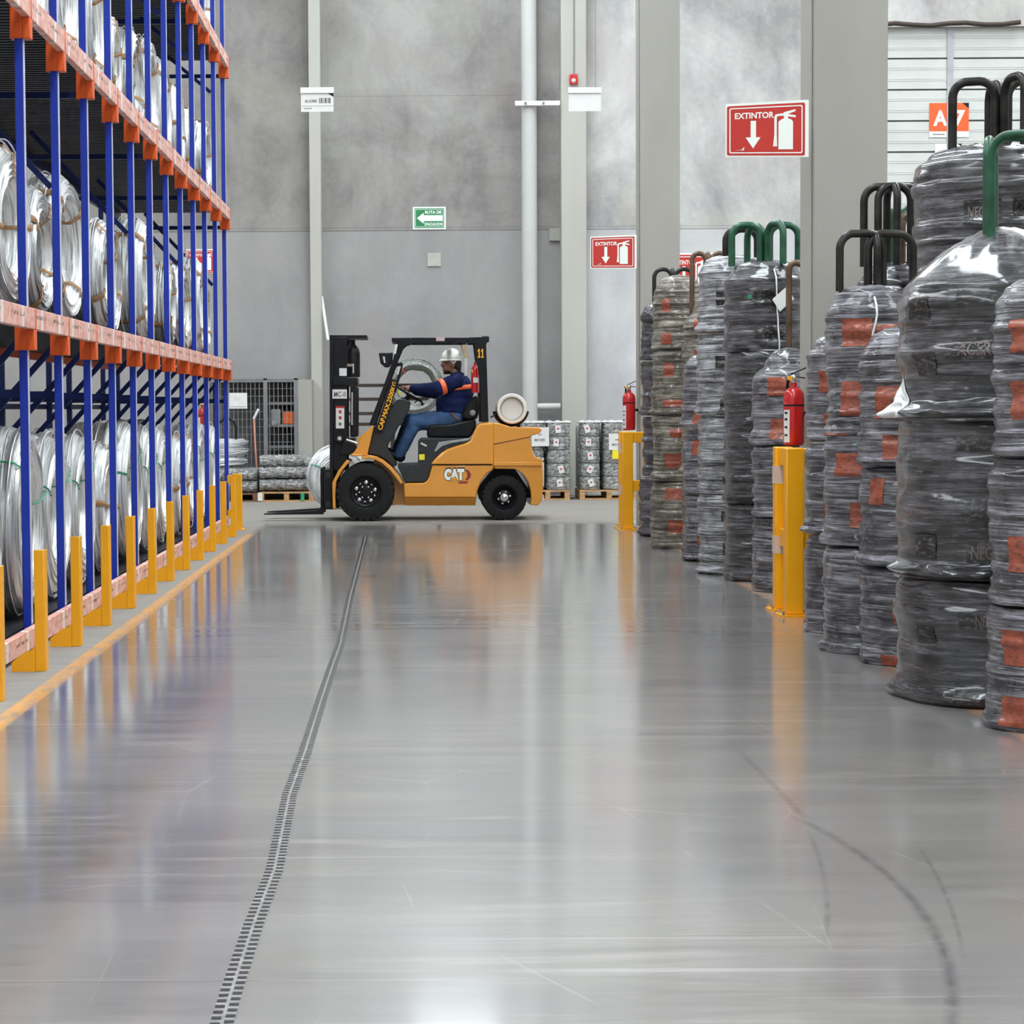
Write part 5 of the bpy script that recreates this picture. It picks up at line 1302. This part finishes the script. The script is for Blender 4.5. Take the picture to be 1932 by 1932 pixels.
# ================================================================ driver
dr = thing('person', 'person in white helmet, navy jacket with orange bands and jeans driving the forklift', 'person', H(1085,1240))
def cap(mb, a, b, ra, rb, n=14):
    L = (b-a).length; k = max(2, int(L/(min(ra, rb)*.5)))
    pts = [a.lerp(b, q/k) for q in range(k+1)]; rs = [ra+(rb-ra)*q/k for q in range(k+1)]
    mb.tube(pts, rs, n); mb.ell(a, (ra,)*3, n, 8); mb.ell(b, (rb,)*3, n, 8); return mb
arms = {-1: (H(1090,700,-.17), H(800,800,-.235), H(470,800,-.13), H(395,785,-.105)), 1: (H(1090,700,.17), H(780,840,.225), H(500,835,.15), H(420,815,.125))}
b_ = MB()
b_.ell(H(1035,420), (.098,.076,.112), 20, 14)                      # skull
b_.ell(H(975,505), (.066,.058,.062), 16, 10)                       # jaw
b_.ell(H(925,565), (.022,.028,.022), 12, 8)                        # chin
b_.ell(H(905,445), (.028,.045,.04), 12, 8)                         # face front
b_.tube([H(893,405), H(876,462), H(892,480)], [.010,.016,.010], 8)   # nose
b_.ell(H(900,518), (.016,.026,.010), 10, 8)                        # lips
b_.ell(H(900,400), (.018,.05,.012), 10, 8)                         # brow
for s in (-1, 1): b_.ell(H(1040,445,s*.077), (.022,.012,.034), 10, 8)  # ears
cap(b_, H(1050,500), H(1110,650), .056, .062)
cap(b_, H(1110,650), H(1090,900), .08, .10); cap(b_, H(1090,900), H(1085,1180), .11, .12)
for s in (-1, 1):
    sh, el, wr, hd = arms[s]
    cap(b_, H(1110,670), sh, .06, .055); cap(b_, sh, el, .048, .040); cap(b_, el, wr, .038, .027); cap(b_, wr, hd, .026, .030)
    # palm over the rim, fingers curling down round it
    pm = hd; fwd = (pm-wr).normalized()
    b_.ell(pm+fwd*.02, (.048,.042,.019), 12, 8)
    for k, (dy, l) in enumerate(((-.033,.066), (-.011,.076), (.011,.072), (.033,.058))):
        r0 = pm+fwd*.055+Vector((0,dy,.004)); r1 = r0+fwd*l*.42+Vector((0,dy*.1,-.004)); r2 = r1+fwd*l*.18+Vector((0,0,-l*.34)); r3 = r2+Vector((l*.16,0,-l*.26))
        cap(b_, r0, r1, .0098, .0092, 8); cap(b_, r1, r2, .0092, .0088, 8); cap(b_, r2, r3, .0088, .0080, 8)
    t0 = pm+Vector((.015,s*.034*1,-.006)); t1 = t0+fwd*.03+Vector((0,s*.016,-.018)); t2 = t1+fwd*.028+Vector((0,-s*.004,-.018))
    cap(b_, t0, t1, .012, .011, 8); cap(b_, t1, t2, .011, .009, 8)
    hip = H(1075,1225,s*.10); kn = H(470 if s < 0 else 420,1305 if s < 0 else 1270,s*.14); an = H(255 if s < 0 else 225,1760 if s < 0 else 1730,s*.12)
    cap(b_, H(1085,1190), hip, .10, .085); cap(b_, hip, kn, .075, .055); cap(b_, kn, an, .05, .035)
remeshed(b_, 'body', 'skin', dr, .0065, 3)
ey = MB()
for s in (-1, 1): ey.ell(H(893,428,s*.030), (.010,.013,.009), 10, 8)
ey.build('eyes', 'glass_eye', dr, 60)
j_ = MB()
j_.ell(H(1062,1110), (.215,.195,.115), 20, 12); j_.ell(H(1062,1000), (.222,.20,.15), 20, 12); j_.ell(H(1100,850), (.195,.205,.16), 20, 12); j_.ell(H(1118,740), (.155,.20,.13), 20, 12); j_.ell(H(1110,650), (.105,.17,.085), 18, 10)
j_.tube([H(1105,640), H(1062,575)], [.09,.072], 16)
for s in (-1, 1):
    sh, el, wr, hd = arms[s]
    cap(j_, sh, el, .098, .084, 18); cap(j_, el, wr, .082, .054, 18)
for k in range(7): j_.ell(H(900+45*k,1150+8*math.sin(k*2)), (.03,.19,.02), 10, 8)
jk = remeshed(j_, 'jacket', 'jacket', dr, .012, 6, None, .010)
sh, el, wr, hd = arms[-1]
for s in (-1, 1):
    sh, el, wr, hd = arms[s]; dd = (el-sh).normalized(); m_ = sh.lerp(el, .72)
    MB().tube([m_-dd*.028, m_-dd*.02, m_+dd*.02, m_+dd*.028], [.0915,.0955,.094,.090], 24, False, True).build('arm_band', 'reflect', jk, 60)
bb = MB(); cc = H(1108,775); N = 22
for k in range(N+1):
    a = -PI*.62+PI*.62*k/N                # round the near side to the back
    for zz, g in ((-.026, 0), (.026, 0)):
        tl = .03*(k/N-.5)
        bb.v.append(Vector((cc.x+.193*math.cos(a), cc.y+.214*math.sin(a), cc.z+zz+tl)))
for k in range(N): bb.f.append((2*k, 2*k+2, 2*k+3, 2*k+1))
bo = bb.build('back_band', 'reflect', jk, 60); sm = bo.modifiers.new('t', 'SOLIDIFY'); sm.thickness = .01; sm.offset = 1
t_ = MB()
t_.ell(H(1085,1195), (.165,.175,.11), 18, 12)
for s in (-1, 1):
    hip = H(1075,1230,s*.095); kn = H(470 if s < 0 else 420,1308 if s < 0 else 1270,s*.14); an = H(265 if s < 0 else 225,1755 if s < 0 else 1715,s*.12)
    cap(t_, hip, kn, .112, .088, 18); cap(t_, kn, an, .086, .066, 18); t_.ell(kn.lerp(hip, .06), (.092,.088,.09), 14, 10)
remeshed(t_, 'jeans', 'denim', dr, .012, 5, None, .007)
MB().bar(H(1000,1150,-.19), H(1120,1260,-.19), .02, .05, (0,1,0)).build('belt', 'leather', dr, bevel=.006)
for s in (-1, 1):
    hx, hy = (275, 1815) if s < 0 else (235, 1775)
    bt = MB(); bt.ell(H(hx,hy-20,s*.12), (.062,.05,.055), 14, 10); cap(bt, H(hx,hy,s*.12), H(hx-150,hy-75,s*.125), .046, .038); bt.ell(H(hx-165,hy-78,s*.125), (.05,.046,.034), 12, 8)
    remeshed(bt, 'boot', 'black', dr, .009, 3)
h_ = MB(); h_.ell(H(1085,440), (.068,.079,.085), 16, 12); h_.ell(H(1110,500), (.045,.062,.05), 14, 10); h_.ell(H(965,545), (.055,.060,.035), 12, 8)
remeshed(h_, 'hair', 'hair', dr, .008, 3)
hm = MB(); cH = H(1018,378); n, m = 28, 9
for i in range(m):
    t = PI/2*i/(m)
    for k in range(n):
        a = 2*PI*k/n; hm.v.append(Vector((cH.x+.122*math.cos(t)*math.cos(a), cH.y+.10*math.cos(t)*math.sin(a), cH.z+.138*math.sin(t)**.92)))
hm.v.append(Vector((cH.x, cH.y, cH.z+.138)))
for i in range(m-1):
    for k in range(n): hm.f.append((i*n+k, i*n+(k+1) % n, (i+1)*n+(k+1) % n, (i+1)*n+k))
for k in range(n): hm.f.append(((m-1)*n+k, (m-1)*n+(k+1) % n, len(hm.v)-1))
hl = hm.build('helmet', 'helmet', dr, 60); so = hl.modifiers.new('s', 'SOLIDIFY'); so.thickness = .005
bm_ = MB()
for k in range(n):
    a = 2*PI*k/n; f = max(0, -math.cos(a)); bm_.v.append(Vector((cH.x+.121*math.cos(a), cH.y+.099*math.sin(a), cH.z+.012))); bm_.v.append(Vector((cH.x+(.132+.03*f*f)*math.cos(a), cH.y+(.108)*math.sin(a), cH.z-.010-.006*f)))
for k in range(n): j = (k+1) % n; bm_.f.append((2*k, 2*j, 2*j+1, 2*k+1))
bo = bm_.build('helmet_brim', 'helmet', hl, 60); so = bo.modifiers.new('s', 'SOLIDIFY'); so.thickness = .005
MB().tube([H(1010,385,-.082), H(1040,430,-.088), H(1080,400,-.082)], .011, 8).build('helmet_band', 'helmet', hl, 60)
# ================================================================ world and view
w = bpy.data.worlds.new('world'); SC.world = w; w.use_nodes = True
w.node_tree.nodes['Background'].inputs[0].default_value = (.8,.86,.95,1); w.node_tree.nodes['Background'].inputs[1].default_value = .4
vs = SC.view_settings; vs.view_transform = 'Standard'; vs.look = 'None'; vs.gamma = 1.0; vs.exposure = 0.32; vs.use_curve_mapping = False
